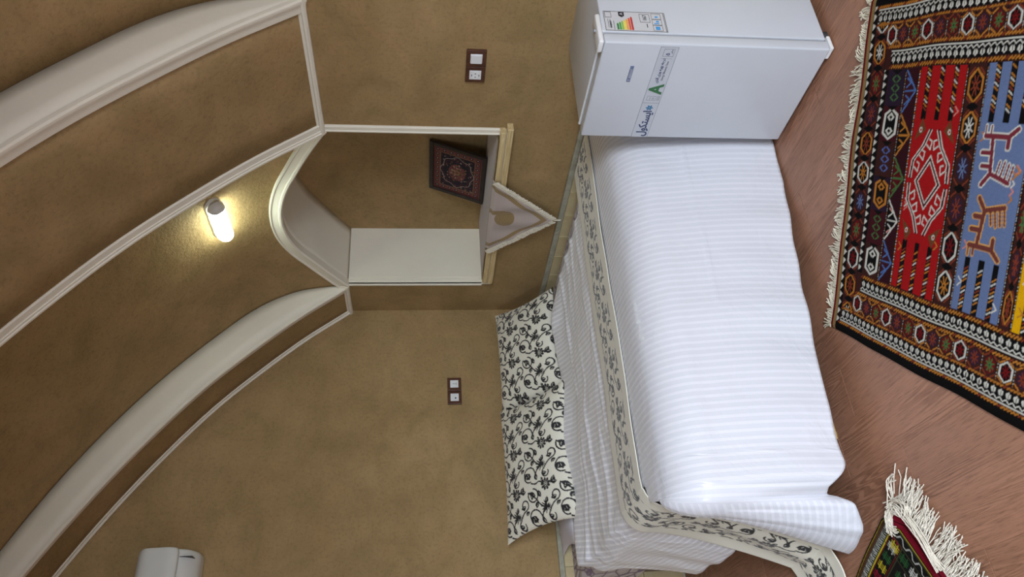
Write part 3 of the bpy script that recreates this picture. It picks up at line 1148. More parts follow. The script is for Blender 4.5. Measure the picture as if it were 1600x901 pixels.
# small caption: two lines of blurred print beside the letter
text('lettering', '\uFBFC\uFE98\uFEE7\uFE8D \uFBFC\uFEAE\uFEED \uFEE9\uFEAE\uFEEC\uFE91 \uFEEA\uFE9F\uFEAD\uFEA9', .0175, M['ink_navy'], stk, front(-.124, .6215), sx=.9)
text('lettering', 'Energy Efficiency Class', .0115, M['ink_grey'], stk, front(-.124, .6035), sx=.88)
text('lettering', '\u06F5', .022, M['ink_navy'], stk, front(-.045, .613))
text('lettering', '\uFEE5\uFE8E\uFEB3', .010, M['ink_grey'], stk, front(-.032, .602))
boxes('icon_box', [((-.056, -.022), (-.0013, -.0006), (z, z + .0012)) for z in (.592, .630)] + [((x, x + .0012), (-.0013, -.0006), (.592, .631)) for x in (-.056, -.022)], M['ink_grey'], stk)
boxes('icon_box', [((-.274, -.252), (-.0013, -.0006), (z, z + .001)) for z in (.600, .634)] + [((x, x + .001), (-.0013, -.0006), (.600, .635)) for x in (-.274, -.252)]
      + [((-.269, -.258), (-.0013, -.0006), (z, z + .002)) for z in (.607, .613, .622)], M['ink_grey'], stk)
boxes('icon_text', [((-.274, -.250), (-.0013, -.0006), (z, z + .0016)) for z in (.586, .590, .594)], M['ink_grey'], stk)
# four-petal emblem
V_, F_ = [], []
for k in range(6):
    a = math.pi * k / 3 + math.pi / 6
    cx_, cz_ = -.313 + .0085 * math.cos(a), .612 + .0085 * math.sin(a)
    b0 = len(V_)
    for t in range(10):
        q = 2 * math.pi * t / 10
        px, pz = .0066 * math.cos(q), .0036 * math.sin(q)
        V_.append((cx_ + px * math.cos(a) - pz * math.sin(a), -.0014, cz_ + px * math.sin(a) + pz * math.cos(a)))
    F_.append(tuple(range(b0, b0 + 10)))
mesh('emblem', V_, F_, M['ink_teal'], stk)
# name badge on the door
bd = box('badge', (-.180, -.106), (-.0030, .001), (.7215, .7345), M['badge'], FR, .001)
boxes('badge_rim', [((-.176, -.110), (-.0036, -.0029), (.7235, .7245)), ((-.176, -.110), (-.0036, -.0029), (.7315, .7325))], M['badge_line'], bd)
text('lettering', 'eastcool', .0125, M['badge_line'], bd, front(-.140, .7285, .0034), sx=1.0)
text('emblem', '*', .016, M['badge_line'], bd, front(-.1725, .7255, .0034))
# energy label on the side (plane local x = 0): y .055 .. .162, z .612 .. .841
sideM = lambda y, z, d=.0002: Matrix.Translation((d, y, z)) @ Matrix.Rotation(math.pi / 2, 4, 'Z') @ Matrix.Rotation(math.pi / 2, 4, 'X')
el = box('energy_label', (-.003, -.0009), (.059, .162), (.612, .841), M['paper'], FR)
sx = (-.0012, -.0003)
lines = [(sx, (.061, .160), (z, z + .0016)) for z in (.614, .618, .838)] + [(sx, (y, y + .0014), (.614, .839)) for y in (.061, .159)]
lines += [(sx, (.128, .156), (z, z + .0012)) for z in (.812, .834)] + [(sx, (y, y + .0012), (.812, .835)) for y in (.128, .156)]
lines += [(sx, (.108, .150), (z, z + .0012)) for z in (.672, .708)] + [(sx, (y, y + .0012), (.672, .709)) for y in (.108, .150)]
for y0 in (.066, .096, .126):
    lines += [(sx, (y0, y0 + .027), (z, z + .001)) for z in (.630, .664)] + [(sx, (y, y + .001), (.630, .665)) for y in (y0, y0 + .027)]
lines += [(sx, (.066, .110), (z, z + .0014)) for z in (.806,)] + [(sx, (.074, .120), (z, z + .0012)) for z in (.818, .826)] + [(sx, (.082, .100), (.684, .687))]
boxes('border', lines, M['ink_black'], el)
for k in range(7):
    z = .797 - k * .0088
    y0, y1 = .066, .066 + .030 + k * .0058
    V_ = [(-.0004, y0, z), (-.0004, y1, z), (-.0004, y1 + .004, z - .0035), (-.0004, y1, z - .0072), (-.0004, y0, z - .0072)]
    mesh('rating_bar', V_, [(0, 1, 2, 3, 4)], M['bar%d' % k], el)
mesh('rating_arrow', [(-.0004, .158, .785), (-.0004, .158, .764), (-.0004, .138, .764), (-.0004, .130, .7745), (-.0004, .138, .785)], [(0, 1, 2, 3, 4)], M['ink_black'], el)
text('lettering', 'A', .016, M['paper'], el, sideM(.147, .7745, .0003))
text('lettering', '167', .020, M['ink_black'], el, sideM(.131, .690, .0000))
text('lettering', 'ENERGY', .010, M['ink_black'], el, sideM(.092, .818, .0000))
boxes('icon', [(sx, (.071, .088), (.640, .656)), (sx, (.101, .106), (.640, .658)), (sx, (.110, .118), (.640, .650)), (sx, (.134, .142), (.641, .651))], M['ink_blue'], el)
tag(FR, 'small white refrigerator with energy stickers standing at the bed foot', 'refrigerator')
#--NEXT2--
# ------------------------------------------------------------------ wall fittings
def fitting(name, place, kinds, label):
    """two square modules side by side; local x along the wall, -y out of the wall"""
    root = empty(name)
    place(root)
    for k, kind in enumerate(kinds):
        x0 = -.0915 + k * .0915
        tilt = (.6, -.7)[k]
        f = box('plate', (x0 + .001, x0 + .0905), (-.011, .001), (-.0435, .0435), M['wood_plate'], root, .003)
        ins = box('insert', (x0 + .021, x0 + .071), (-.0145, -.008), (-.026, .026), M['plastic'], root, .0015)
        cx_ = x0 + .046
        if kind == 'switch':
            box('rocker', (x0 + .0225, x0 + .0695), (-.0185, -.012), (-.0245, .0245), M['plastic'], ins, .002)
        elif kind == 'schuko':
            me = bpy.data.meshes.new('socket_ring')
            bm = bmesh.new()
            bmesh.ops.create_cone(bm, cap_ends=True, segments=28, radius1=.0205, radius2=.0205, depth=.001, matrix=Matrix.Translation((cx_, -.0148, 0)) @ Matrix.Rotation(math.pi / 2, 4, 'X'))
            bm.to_mesh(me)
            bm.free()
            link('socket_ring', me, M['lamp_cap'], ins)
            for dx, dz, w, h in ((-.0095, 0, .0024, .0024), (.0095, 0, .0024, .0024), (0, .016, .006, .0016), (0, -.016, .006, .0016)):
                box('contact', (cx_ + dx - w, cx_ + dx + w), (-.0158, -.015), (dz - h, dz + h), M['dark'], ins)
        elif kind == 'tee':
            box('slot', (cx_ - .0012, cx_ + .0012), (-.0154, -.014), (-.012, .012), M['ink_grey'], ins)
            box('slot', (cx_ - .009, cx_ + .009), (-.0154, -.014), (-.014, -.0115), M['ink_grey'], ins)
        else:
            me = bpy.data.meshes.new('jack')
            bm = bmesh.new()
            bmesh.ops.create_cone(bm, cap_ends=True, segments=16, radius1=.0055, radius2=.0045, depth=.004, matrix=Matrix.Translation((cx_ - .006, -.0155, -.006)) @ Matrix.Rotation(math.pi / 2, 4, 'X'))
            bm.to_mesh(me)
            bm.free()
            link('jack', me, M['dark'], ins)
    tag(root, label, 'wall socket')


def _p1(r):
    r.location = (2.127, 0, 1.248)


def _p2(r):
    r.location = (0, -0.595, 1.284)
    r.rotation_euler = (0, 0, math.pi / 2)


fitting('switch_socket', _p1, ('schuko', 'switch'), 'brown-framed light switch and power socket on the niche wall')
fitting('socket_outlet', _p2, ('jack', 'tee'), 'brown-framed pair of white outlets on the wall above the pillows')


# air conditioner high on the pillow wall
def aircon():
    y0, y1 = -2.36, -1.535
    root = empty('air_conditioner', (0, (y0 + y1) / 2, 2.66))
    inv = Matrix.Translation((0, -(y0 + y1) / 2, -2.66))

    def shell(name, prof, mat, parent, ya, yb, r=.035, n=9):
        prof = np.array(prof)
        cen = prof.mean(0)
        ys, sc = [], []
        for t in np.linspace(0, math.pi / 2, n):
            ys.append(ya + r * (1 - math.sin(t)))
            sc.append(1 - .16 * (1 - math.cos(t)) ** 1.3)
        ys = ys[::-1]
        sc = sc[::-1]
        st = [(y, s) for y, s in zip(ys[::-1], sc[::-1])]
        st = sorted(st) + [(ya + yb - y, s) for y, s in sorted(st)[::-1]]
        V, F_ = [], []
        k = len(prof)
        for y, s in st:
            for p in prof:
                q = cen + (p - cen) * np.array([s, s])
                V.append((max(q[0], .001), y, q[1]))
        for i in range(len(st) - 1):
            for j in range(k):
                j2 = (j + 1) % k
                F_.append((i * k + j, i * k + j2, (i + 1) * k + j2, (i + 1) * k + j))
        F_.append(tuple(range(k))[::-1])
        F_.append(tuple((len(st) - 1) * k + j for j in range(k)))
        o = fix_normals(mesh(name, V, F_, mat, parent, True))
        o.data.transform(inv)
        return o

    shell('body', catmull([(0, 2.955), (.06, 2.965), (.13, 2.962), (.165, 2.93), (.175, 2.86), (.172, 2.765), (.150, 2.715), (.09, 2.672), (0, 2.665)], 30), M['ac'], root, y0 + .004, y1 - .004, .04)
    shell('front_panel', catmull([(.06, 2.972), (.13, 2.972), (.178, 2.94), (.192, 2.86), (.190, 2.765), (.182, 2.752), (.165, 2.765), (.155, 2.86), (.14, 2.93), (.06, 2.955)], 36), M['ac'], root, y0, y1, .05)
    fl = box('louvre', (.085, .168), (y0 + .05, y1 - .05), (-.004, .004), M['ac'], root, .002)
    fl.data.transform(Matrix.Translation((.0, 0, 2.702)) @ Matrix.Rotation(-.62, 4, 'Y') @ Matrix.Translation((0, 0, 0)))
    fl.data.transform(Matrix.Translation((-.0, 0, .074)))
    fl.data.transform(inv)
    o = box('seam', (.10, .1745), (y1 - .048, y1 - .0455), (2.685, 2.75), M['dark'], root)
    o.data.transform(inv)
    tag(root, 'white split air conditioner mounted high on the pillow wall', 'air conditioner')


aircon()


# capsule lamp on the vault
def lamp():
    c = np.array([1.250, -.186, 2.508])
    t = np.array([0, -.203, .225])
    t /= np.linalg.norm(t)
    n_ = np.array([0, -t[2], t[1]])
    n_ = np.array([0, -.743, -.669])
    ax = np.array([1.0, 0, 0])
    root = empty('bulkhead_lamp', tuple(c))

    def capsule(name, L0, L1, w, h0, h1, mat, round0=True, round1=True, parent=root, dome=.35):
        pts = []
        r = w / 2
        N = 12
        if round1:
            pts += [(L1 - r + r * math.cos(a), r * math.sin(a)) for a in np.linspace(-math.pi / 2, math.pi / 2, N)]
        else:
            pts += [(L1, -r), (L1, r)]
        if round0:
            pts += [(L0 + r + r * math.cos(a), r * math.sin(a)) for a in np.linspace(math.pi / 2, 3 * math.pi / 2, N)]
        else:
            pts += [(L0, r), (L0, -r)]
        pts = np.array(pts)
        rings = []
        for q in np.linspace(0, 1, 7):
            s = 1 if q < .01 else math.cos(q * math.pi / 2 * .82)
            h = h0 + (h1 - h0) * math.sin(q * math.pi / 2)
            inn = r * (1 - s)
            cen = np.clip(pts[:, 0], L0 + r if round0 else L0, L1 - r if round1 else L1)
            X = cen + (pts[:, 0] - cen) * s
            Y = pts[:, 1] * s
            rings.append(np.stack([X, Y, np.full(len(pts), h)], -1))
        V, F_ = [], []
        k = len(pts)
        for R_ in rings:
            for x, y, h in R_:
                V.append(ax * x + t * y + n_ * h)
        for i in range(6):
            for j in range(k):
                j2 = (j + 1) % k
                F_.append((i * k + j, i * k + j2, (i + 1) * k + j2, (i + 1) * k + j))
        F_.append(tuple(range(k)))
        F_.append(tuple(6 * k + j for j in range(k)))
        return fix_normals(mesh(name, V, F_, mat, parent, True))

    capsule('base', -.150, .152, .092, -.004, .022, M['lamp_cap'])
    capsule('diffuser', -.146, .138, .082, .020, .066, M['lit'])
    capsule('end_cap', .108, .151, .087, .020, .068, M['lamp_cap'], round0=False)
    tag(root, 'lit capsule-shaped lamp fixed to the brown vault', 'lamp')


lamp()


# framed picture of a carpet, leaning in the niche
def picture():
    b0, b1 = np.array([.812, .268, 1.1195]), np.array([1.222, .270, 1.1195])
    upv = np.array([0, .128, .318])
    Hh = np.linalg.norm(upv)
    upv /= Hh
    ax = (b1 - b0) / np.linalg.norm(b1 - b0)
    W = np.linalg.norm(b1 - b0)
    nn = np.cross(ax, upv)          # towards the room (-y)
    root = empty('framed_picture', tuple((b0 + b1) / 2))
    o0 = (b0 + b1) / 2
    mt = Matrix(((ax[0], upv[0], nn[0], 0), (ax[1], upv[1], nn[1], 0), (ax[2], upv[2], nn[2], 0), (0, 0, 0, 1)))
    f = .026
    for x, y in (((-W / 2, W / 2), (0, f)), ((-W / 2, W / 2), (Hh - f, Hh)), ((-W / 2, -W / 2 + f), (f, Hh - f)), ((W / 2 - f, W / 2), (f, Hh - f))):
        o = box('frame_bar', x, y, (-.006, .012), M['frame'], root, .003)
        o.data.transform(mt)
    w, h = W - 2 * f, Hh - 2 * f
    r = Ras(w, h, .0016, lin((58, 28, 30)))
    rust, navy, gold, wine, pale = lin((104, 58, 52)), lin((22, 19, 34)), lin((120, 96, 66)), lin((66, 26, 36)), lin((150, 130, 122))
    r.rect(.0, w, .0, h, rust)
    r.rect(.006, w - .006, .006, h - .006, wine)
    r.rect(.010, w - .010, .010, h - .010, rust)
    for k in range(9):
        for q in (0, 1):
            r.ell(.024 + k * (w - .048) / 8, .024 if q == 0 else h - .024, .011, .009, 0, navy)
            r.ell(.024 + k * (w - .048) / 8, .024 if q == 0 else h - .024, .005, .004, 0, pale)
    for k in range(7):
        for q in (0, 1):
            r.ell(.024 if q == 0 else w - .024, .024 + k * (h - .048) / 6, .009, .011, 0, navy)
            r.ell(.024 if q == 0 else w - .024, .024 + k * (h - .048) / 6, .004, .005, 0, pale)
    r.rect(.040, w - .040, .040, h - .040, gold)
    r.rect(.043, w - .043, .043, h - .043, navy)
    g = np.random.default_rng(5)
    for k in range(150):
        r.ell(g.uniform(.048, w - .048), g.uniform(.048, h - .048), g.uniform(.003, .009), g.uniform(.002, .005), g.uniform(0, 3), [wine, rust, gold, pale, wine][k % 5])
    a = np.linspace(0, 2 * math.pi, 60)
    for R_, c_, wd in ((.098, pale, .004), (.085, wine, .005)):
        r.line([(w / 2 + R_ * 1.25 * math.cos(q) * (1 + .06 * math.cos(8 * q)), h / 2 + R_ * math.sin(q) * (1 + .06 * math.cos(8 * q))) for q in a], wd, c_)
    r.ell(w / 2, h / 2, .070, .052, 0, rust)
    for k in range(40):
        q, R_ = g.uniform(0, 6.28), g.uniform(.02, .062)
        r.ell(w / 2 + 1.15 * R_ * math.cos(q), h / 2 + .85 * R_ * math.sin(q), .007, .004, q, [gold, navy, wine, pale][k % 4])
    r.ell(w / 2, h / 2, .022, .018, 0, gold)
    r.ell(w / 2, h / 2, .011, .009, 0, rust)
    U, V = np.meshgrid(np.linspace(0, w, 180), np.linspace(0, h, 150), indexing='ij')
    P = ax * (U - w / 2)[..., None] + upv * (V + f)[..., None] + nn * .004
    grid('carpet_print', P, M['carpet_art'], root, uv=np.stack([U, V], -1), col=r.sample(U, V), thick=.002, inside=(1, -3, 2))
    tag(root, 'dark-framed picture of a Persian carpet leaning in the niche', 'picture')


picture()


# cloth on the niche sill with a pointed flap hanging over the edge
def niche_cloth():
    root = empty('niche_cloth', (1.1, 0.0, 1.108))
    o0 = np.array([1.1, 0, 1.108])
    body, gold, gold2, pale = np.array(lin((176, 160, 152))), np.array(lin((128, 104, 66))), np.array(lin((152, 128, 88))), np.array(lin((190, 178, 168)))
    # flat part on the niche floor
    U, V = np.meshgrid(np.linspace(.44, 1.690, 260), np.linspace(-.040, .395, 120), indexing='ij')
    colr = np.tile(body, U.shape + (1,))
    g = (V < -.012) | (V > .372) | (U < .465) | (U > 1.665)
    tex = ((np.sin(U * 520) * np.sin(V * 480)) > 0)[..., None]
    colr = np.where(g[..., None], np.where(tex, gold, gold2), colr)
    z = 1.1125 + .003 * (1 + snoise(U, V, 9, 6, 10, 30))
    P = np.stack([U, V, z], -1) - o0
    grid('spread', P, M['brocade'], root, uv=np.stack([U, V], -1), col=colr, thick=.003, inside=(0, 0, 3))
    # hanging triangle: half width .30, drop .345
    HW, DR = .305, .350
    s = np.linspace(-1, 1, 200)[:, None]
    q = np.linspace(0, 1, 150)[None]
    X = 1.095 + HW * s * (1 - q) + 0 * q
    drop = q * DR + 0 * s
    Y = -.052 - .010 * np.sin(np.clip(drop / .03, 0, 1) * math.pi / 2) - .006 * np.sin(X * 42 + 1) * np.clip(drop / .12, 0, 1) - .006 * drop / DR
    Z = 1.118 - drop + .0 * X
    Y = np.where(drop < .012, -.040 - .012 * drop / .012, Y)
    # distance from the slanted edge
    de = np.minimum((1 - np.abs(s)) * HW * (1 - q), 9) * DR / math.hypot(HW, DR)
    colr = np.tile(body, X.shape + (1,))
    tex = (np.sin(X * 500) * np.sin(drop * 460) > 0)[..., None]
    band = (de > .018) & (de < .042)
    colr = np.where(band[..., None], np.where(tex, gold, gold2), colr)
    mx, mz = X - 1.10, drop - .085
    med = (((mx / .062) ** 2 + (mz / .055) ** 2) < 1) | ((np.abs(mx - .048) < .018) & (drop < .085))
    colr = np.where(med[..., None], np.where(tex, gold, gold2), colr)
    P = np.stack([X + 0 * q, Y + 0 * s, Z + 0 * X], -1) - o0
    grid('flap', P, M['brocade'], root, uv=np.stack([X, drop + 0 * X], -1), col=colr, thick=.003, inside=(0, -3, 0))
    V_, F_ = [], []
    g = np.random.default_rng(3)
    for sg in (-1, 1):
        for k in range(62):
            w = (k + .5) / 62
            x, dz = 1.095 + sg * HW * (1 - w), DR * w
            nx, nz = sg * DR / math.hypot(HW, DR), -HW / math.hypot(HW, DR)
            L = .030 + g.uniform(-.003, .004)
            p0 = np.array([x - sg * .003, -.066, 1.118 - dz + .004])
            p1 = p0 + np.array([nx * L * .6 + g.uniform(-.003, .003), -.004, nz * L * .6])
            p2 = p1 + np.array([nx * L * .25, .0, nz * L * .5 - .006])
            tube(V_, F_, np.array([p0, p1, p2]) - o0, .0034, 4)
    for k in range(3):
        tube(V_, F_, np.array([[1.095, -.066, .768], [1.092 + .004 * k, -.068, .745], [1.092 + .002 * k, -.066, .718]]) - o0, .0025, 4)
    fr = mesh('fringe', V_, F_, M['tassel'], root)
    fr['kind'] = 'stuff'
    tag(root, 'beige brocade cloth on the niche sill, its fringed point hanging down', 'cloth')


niche_cloth()


# ------------------------------------------------------------------ rugs
def hexa(u, v, hu, hv, k=.45):
    """hexagon long in u"""
    return [(u - hu, v), (u - hu * k, v - hv), (u + hu * k, v - hv), (u + hu, v), (u + hu * k, v + hv), (u - hu * k, v + hv)]


def kilim():
    W, L = 1.126, 2.02
    RS = .0022
    BLK, WHT, ORG, BRN, RST = lin((24, 22, 22)), lin((196, 192, 182)), lin((176, 118, 52)), lin((66, 38, 34)), lin((128, 62, 42))
    RED, BLU, TAN, WIN, YEL, PUR, GRN, PNK, CHR = lin((158, 30, 32)), lin((104, 118, 150)), lin((140, 116, 78)), lin((112, 28, 30)), lin((208, 160, 18)), lin((58, 40, 56)), lin((76, 110, 66)), lin((196, 130, 120)), lin((34, 28, 28))
    r = Ras(W, L, RS, BLK)
    g = np.random.default_rng(17)

    def bands(v0, v1, cols):
        w = (v1 - v0) / len(cols)
        for k, c in enumerate(cols):
            r.rect(0, W, v0 + k * w, v0 + (k + 1) * w, c)

    def rope_v(v, u0, u1, wd=.010):       # twisted cord running along u
        r.rect(u0, u1, v - wd / 2, v + wd / 2, BLK)
        n = int((u1 - u0) / .012)
        for k in range(n):
            a = u0 + k * .012
            r.line([(a, v - wd * .3), (a + .010, v + wd * .3)], .0052, ORG if k % 5 else RST)

    def rope_u(u, v0, v1, wd=.010):
        r.rect(u - wd / 2, u + wd / 2, v0, v1, BLK)
        n = int((v1 - v0) / .012)
        for k in range(n):
            a = v0 + k * .012
            r.line([(u - wd * .3, a), (u + wd * .3, a + .010)], .0052, ORG if k % 6 else RST)

    def dashes_u(v, u0, u1, c=WHT):      # dotted line along u
        r.rect(u0, u1, v - .004, v + .004, CHR)
        n = int((u1 - u0) / .008)
        for k in range(n):
            r.rect(u0 + k * .008, u0 + k * .008 + .0045, v - .0013, v + .0013, c if k % 3 else ORG)

    def hearts(u0, sgn, v0, v1):          # chain of little hearts and a zigzag, running along v; sgn: way to the rug's middle
        r.rect(min(u0, u0 + sgn * .046), max(u0, u0 + sgn * .046), v0, v1, BLK)
        n = int((v1 - v0) / .0265)
        for k in range(n):
            v = v0 + (k + .5) * .0265
            ub = u0 + sgn * .013
            r.ell(ub + sgn * .002, v - .0045, .0075, .0038, sgn * .35, WHT)
            r.ell(ub + sgn * .002, v + .0045, .0075, .0038, -sgn * .35, WHT)
            r.poly([(ub - sgn * .011, v), (ub + sgn * .001, v - .008), (ub + sgn * .001, v + .008)], WHT)
            r.line([(ub - sgn * .003, v), (ub + sgn * .008, v)], .0026, BLK)
        n = int((v1 - v0) / .011)
        uz = u0 + sgn * .030
        P = [(uz + (.004 if k % 2 else -.004), v0 + k * .011) for k in range(n + 1)]
        r.line(P, .0036, WHT)
        r.line([(u0 + sgn * .040, v0), (u0 + sgn * .040, v1)], .0042, WHT)

    def tris(v0, v1, u0, u1, p=.030):      # white / black saw teeth along u
        r.rect(u0, u1, v0, v1, BLK)
        n = int((u1 - u0) / p)
        for k in range(n):
            a = u0 + k * p
            r.poly([(a, v0 + .002), (a + p * .8, v0 + .002), (a + p * .55, v1 - .004)], WHT)

    def cell(u, v, hu, hv, kind):
        """one hexagon medallion, long in u, on a brown ground"""
        out, inn, core = [(WHT, BLK, WIN), (ORG, CHR, WHT), (BRN, PUR, RST), (WHT, BLK, ORG), (BRN, WIN, GRN), (ORG, BLK, RST), (BRN, PUR, BLU)][kind % 7]
        r.rect(u - hu * 1.12, u + hu * 1.12, v - hv * 1.15, v + hv * 1.15, BRN)
        for su in (-1, 1):
            for sv in (-1, 1):
                r.line([(u + su * hu * .98, v + sv * hv * .35), (u + su * hu * .62, v + sv * hv * 1.0)], .0046, RST if kind % 2 else ORG)
        r.poly(hexa(u, v, hu, hv), out)
        r.poly(hexa(u, v, hu * .84, hv * .74), inn)
        for k in range(8):
            a = 2 * math.pi * (k + .5) / 8
            r.line([(u + hu * .20 * math.cos(a), v + hv * .2 * math.sin(a)), (u + hu * .58 * math.cos(a), v + hv * .58 * math.sin(a))], .0042, core)
        r.poly([(u - hu * .24, v), (u, v - hv * .34), (u + hu * .24, v), (u, v + hv * .34)], core)
        r.poly([(u - hu * .10, v), (u, v - hv * .14), (u + hu * .10, v), (u, v + hv * .14)], BLK if core != BLK else ORG)

    def hexcol(v0, v1, u0, u1, p, start=0, black_gap=True):
        r.rect(u0, u1, v0, v1, BRN)
        n = int(round((u1 - u0) / p))
        p = (u1 - u0) / n
        for k in range(n):
            u = u0 + (k + .5) * p
            cell(u, (v0 + v1) / 2, p * .43, (v1 - v0) * .44, start + k * 3 + (k * k) % 4)
            if black_gap and k:
                a = u0 + k * p
                r.poly([(a - .012, (v0 + v1) / 2 - .004), (a, v0 + .008), (a + .012, (v0 + v1) / 2 - .004), (a + .012, (v0 + v1) / 2 + .004), (a, v1 - .008), (a - .012, (v0 + v1) / 2 + .004)], BLK)

    # end stripes
    for e in (0, 1):
        f = (lambda v: v) if e == 0 else (lambda v: L - v)
        for a, b, c in ((0, .010, WIN), (.010, .030, TAN)):
            lo, hi = sorted((f(a), f(b)))
            r.rect(0, W, lo, hi, c)
    r.rect(0, W, .006, .013, WIN)
    r.rect(0, W, 0, .012, WIN)
    v_in0, v_in1 = .030, L - .030
    # end columns
    tris(.030, .053, 0, W)
    hexcol(.055, .126, .03, W - .03, .100, 1)
    tris(.129, .153, .16, W - .16, .026)
    # field columns
    def double_hex(u, v, hu, hv, c1):
        r.poly(hexa(u, v, hu, hv, .62), c1)
        r.poly(hexa(u, v, hu * .84, hv * .72, .62), BLK)
        for s_ in (-1, 1):
            r.poly([(u + s_ * hu * .42 - hu * .3, v), (u + s_ * hu * .42, v - hv * .55), (u + s_ * hu * .42 + hu * .3, v), (u + s_ * hu * .42, v + hv * .55)], c1)
            r.poly([(u + s_ * hu * .42 - hu * .13, v), (u + s_ * hu * .42, v - hv * .25), (u + s_ * hu * .42 + hu * .13, v), (u + s_ * hu * .42, v + hv * .25)], BLK)
        r.line([(u - hu * .2, v), (u + hu * .2, v)], .006, BLK)

    U0, U1 = .232, W - .232
    vtx = .165
    r.rect(U0, U1, .155, .318, BRN)
    n = 6
    p = (U1 - U0) / n
    for k in range(n):
        u = U0 + (k + .5) * p
        r.rect(u - p / 2, u + p / 2, .158, .246, (BRN, lin((70, 28, 34)), lin((50, 36, 52)))[k % 3])
        if k % 2 == 0:
            double_hex(u, .202, p * .46, .036, WHT if k % 4 == 0 else ORG)
        else:
            for q in (-1, 0, 1):
                for s_ in (-1, 1):
                    c = GRN if k % 4 == 1 else lin((92, 110, 160))
                    r.line([(u + q * .028 - .010, .202 + s_ * .004), (u + q * .028, .202 + s_ * .020), (u + q * .028 + .010, .202 + s_ * .004)], .0045, c)
        r.poly([(u + p / 2 - .013, .198), (u + p / 2, .176), (u + p / 2 + .013, .198), (u + p / 2 + .013, .206), (u + p / 2, .228), (u + p / 2 - .013, .206)], BLK)
    dashes_u(.248, U0, U1)
    # half diamonds
    n = 5
    p = (U1 - U0) / n
    for k in range(n):
        u0 = U0 + k * p
        fill, ln = ((lin((66, 32, 40)), lin((84, 112, 158))), (BLK, WHT), (lin((88, 26, 30)), GRN), (BLK, ORG), (lin((66, 32, 40)), lin((84, 112, 158))))[k % 5]
        r.rect(u0, u0 + p, .253, .312, lin((58, 26, 32)))
        r.poly([(u0, .253), (u0 + p, .253), (u0 + p / 2, .312)], fill)
        r.line([(u0 + .004, .254), (u0 + p / 2, .308), (u0 + p - .004, .254)], .0062, ln)
        r.line([(u0 + p / 2, .256), (u0 + p / 2, .300)], .005, ln)
        for s_ in (-1, 1):
            uc = u0 + p / 2 + s_ * p * .19
            r.line([(uc - .014, .260), (uc, .282), (uc + .012, .262)], .005, ln)
            r.line([(uc + s_ * .014, .262), (uc + s_ * .006, .272)], .005, PNK if ln == WHT else ln)
    dashes_u(.318, U0, U1)

    def finger(v, ua, ub):
        lo, hi = sorted((ua, ub))
        r.rect(lo, hi, v - .0105, v + .0105, BLK)
        tip = .028
        n_ = int((hi - lo - tip) / .011)
        base = lo if ua < ub else hi
        sg = 1 if ua < ub else -1
        for k in range(n_):
            a = base + sg * (.016 + k * .011)
            c = (ORG, RST, WHT, ORG, CHR, ORG, WHT)[(k + int(v * 1000)) % 7]
            r.line([(a - sg * .010, v - .007), (a, v + .007)], .0042, c)

    def field(v0, v1, ground):
        r.rect(U0, U1, v0, v1, ground)
        for j in range(3):
            v = v0 + (v1 - v0) * (.20 + .30 * j)
            finger(v, U0, U0 + .152)
            finger(v, U1, U1 - .152)
        for k in range(7):
            u = g.uniform(U0 + .03, U1 - .03)
            v = v0 + (.018 if k % 2 else (v1 - v0) - .018)
            r.line([(u - .012, v - .007), (u, v + .007), (u + .012, v - .007)], .0045, (PNK, ORG, WHT)[k % 3])

    # red field with a hooked medallion
    field(.322, .522, RED)
    mu, mv = .563, .424

    def dia(hu, hv, c, wd):
        r.line([(mu - hu, mv), (mu, mv - hv), (mu + hu, mv), (mu, mv + hv)], wd, c, True)

    DR_ = lin((84, 20, 26))
    r.poly([(mu - .150, mv), (mu, mv - .088), (mu + .150, mv), (mu, mv + .088)], RED)
    dia(.070, .052, DR_, .010)
    dia(.078, .058, WHT, .0045)
    dia(.060, .044, WHT, .0042)
    for su in (-1, 1):
        for sv in (-1, 1):
            # outer stepped arm with hooks
            P = [(mu + su * .010, mv + sv * .084), (mu + su * .060, mv + sv * .080), (mu + su * .105, mv + sv * .040), (mu + su * .150, mv + sv * .018)]
            r.line(P, .011, DR_)
            r.line([(a, b + sv * .006) for a, b in P], .0042, WHT)
            r.line([(a, b - sv * .006) for a, b in P], .0042, WHT)
            for a, b in ((.040, .070), (.075, .052), (.108, .026)):
                q = [(mu + su * a, mv + sv * b), (mu + su * (a - .012), mv + sv * (b - .018)), (mu + su * (a + .012), mv + sv * (b - .022)), (mu + su * (a + .016), mv + sv * (b - .010))]
                r.line(q, .0048, WHT)
            r.poly([(mu + su * .118, mv + sv * .090), (mu + su * .185, mv + sv * .062), (mu + su * .150, mv + sv * .040)], lin((112, 70, 44)))
            r.ell(mu + su * .150, mv + sv * .064, .008, .007, 0, WHT)
            r.ell(mu + su * .150, mv + sv * .064, .004, .004, 0, RED)
    # column, blue field with two hooked beasts, column, yellow field ...
    def column(v0, v1, st):
        dashes_u(v0 + .004, U0, U1)
        dashes_u(v1 - .004, U0, U1)
        hexcol(v0 + .009, v1 - .009, U0, U1, .118, st)

    column(.522, .606, 3)
    field(.606, .786, BLU)

    def beast(u, v, s_, edge, fill):
        bars = [[(-.070, .052), (-.050, -.020)], [(-.050, -.020), (.060, -.030)], [(.060, -.060), (.060, .030)], [(.010, -.030), (.010, -.062)], [(-.030, -.022), (-.030, -.056)],
                [(.030, .030), (.060, .030)], [(-.050, -.020), (-.085, -.048)], [(.062, .030), (.085, .058)]]
        comb = [[(-.070, .052), (-.020, .062)], [(-.066, .036), (-.016, .046)], [(-.060, .018), (-.010, .030)], [(-.055, .002), (-.012, .012)], [(.060, -.060), (.090, -.060)], [(.060, -.040), (.088, -.040)]]
        tr = lambda q: [(u + s_ * x * .88, v + y * .95) for x, y in q]
        for q in bars + comb:
            r.line(tr(q), .0200 if q in bars else .0120, edge)
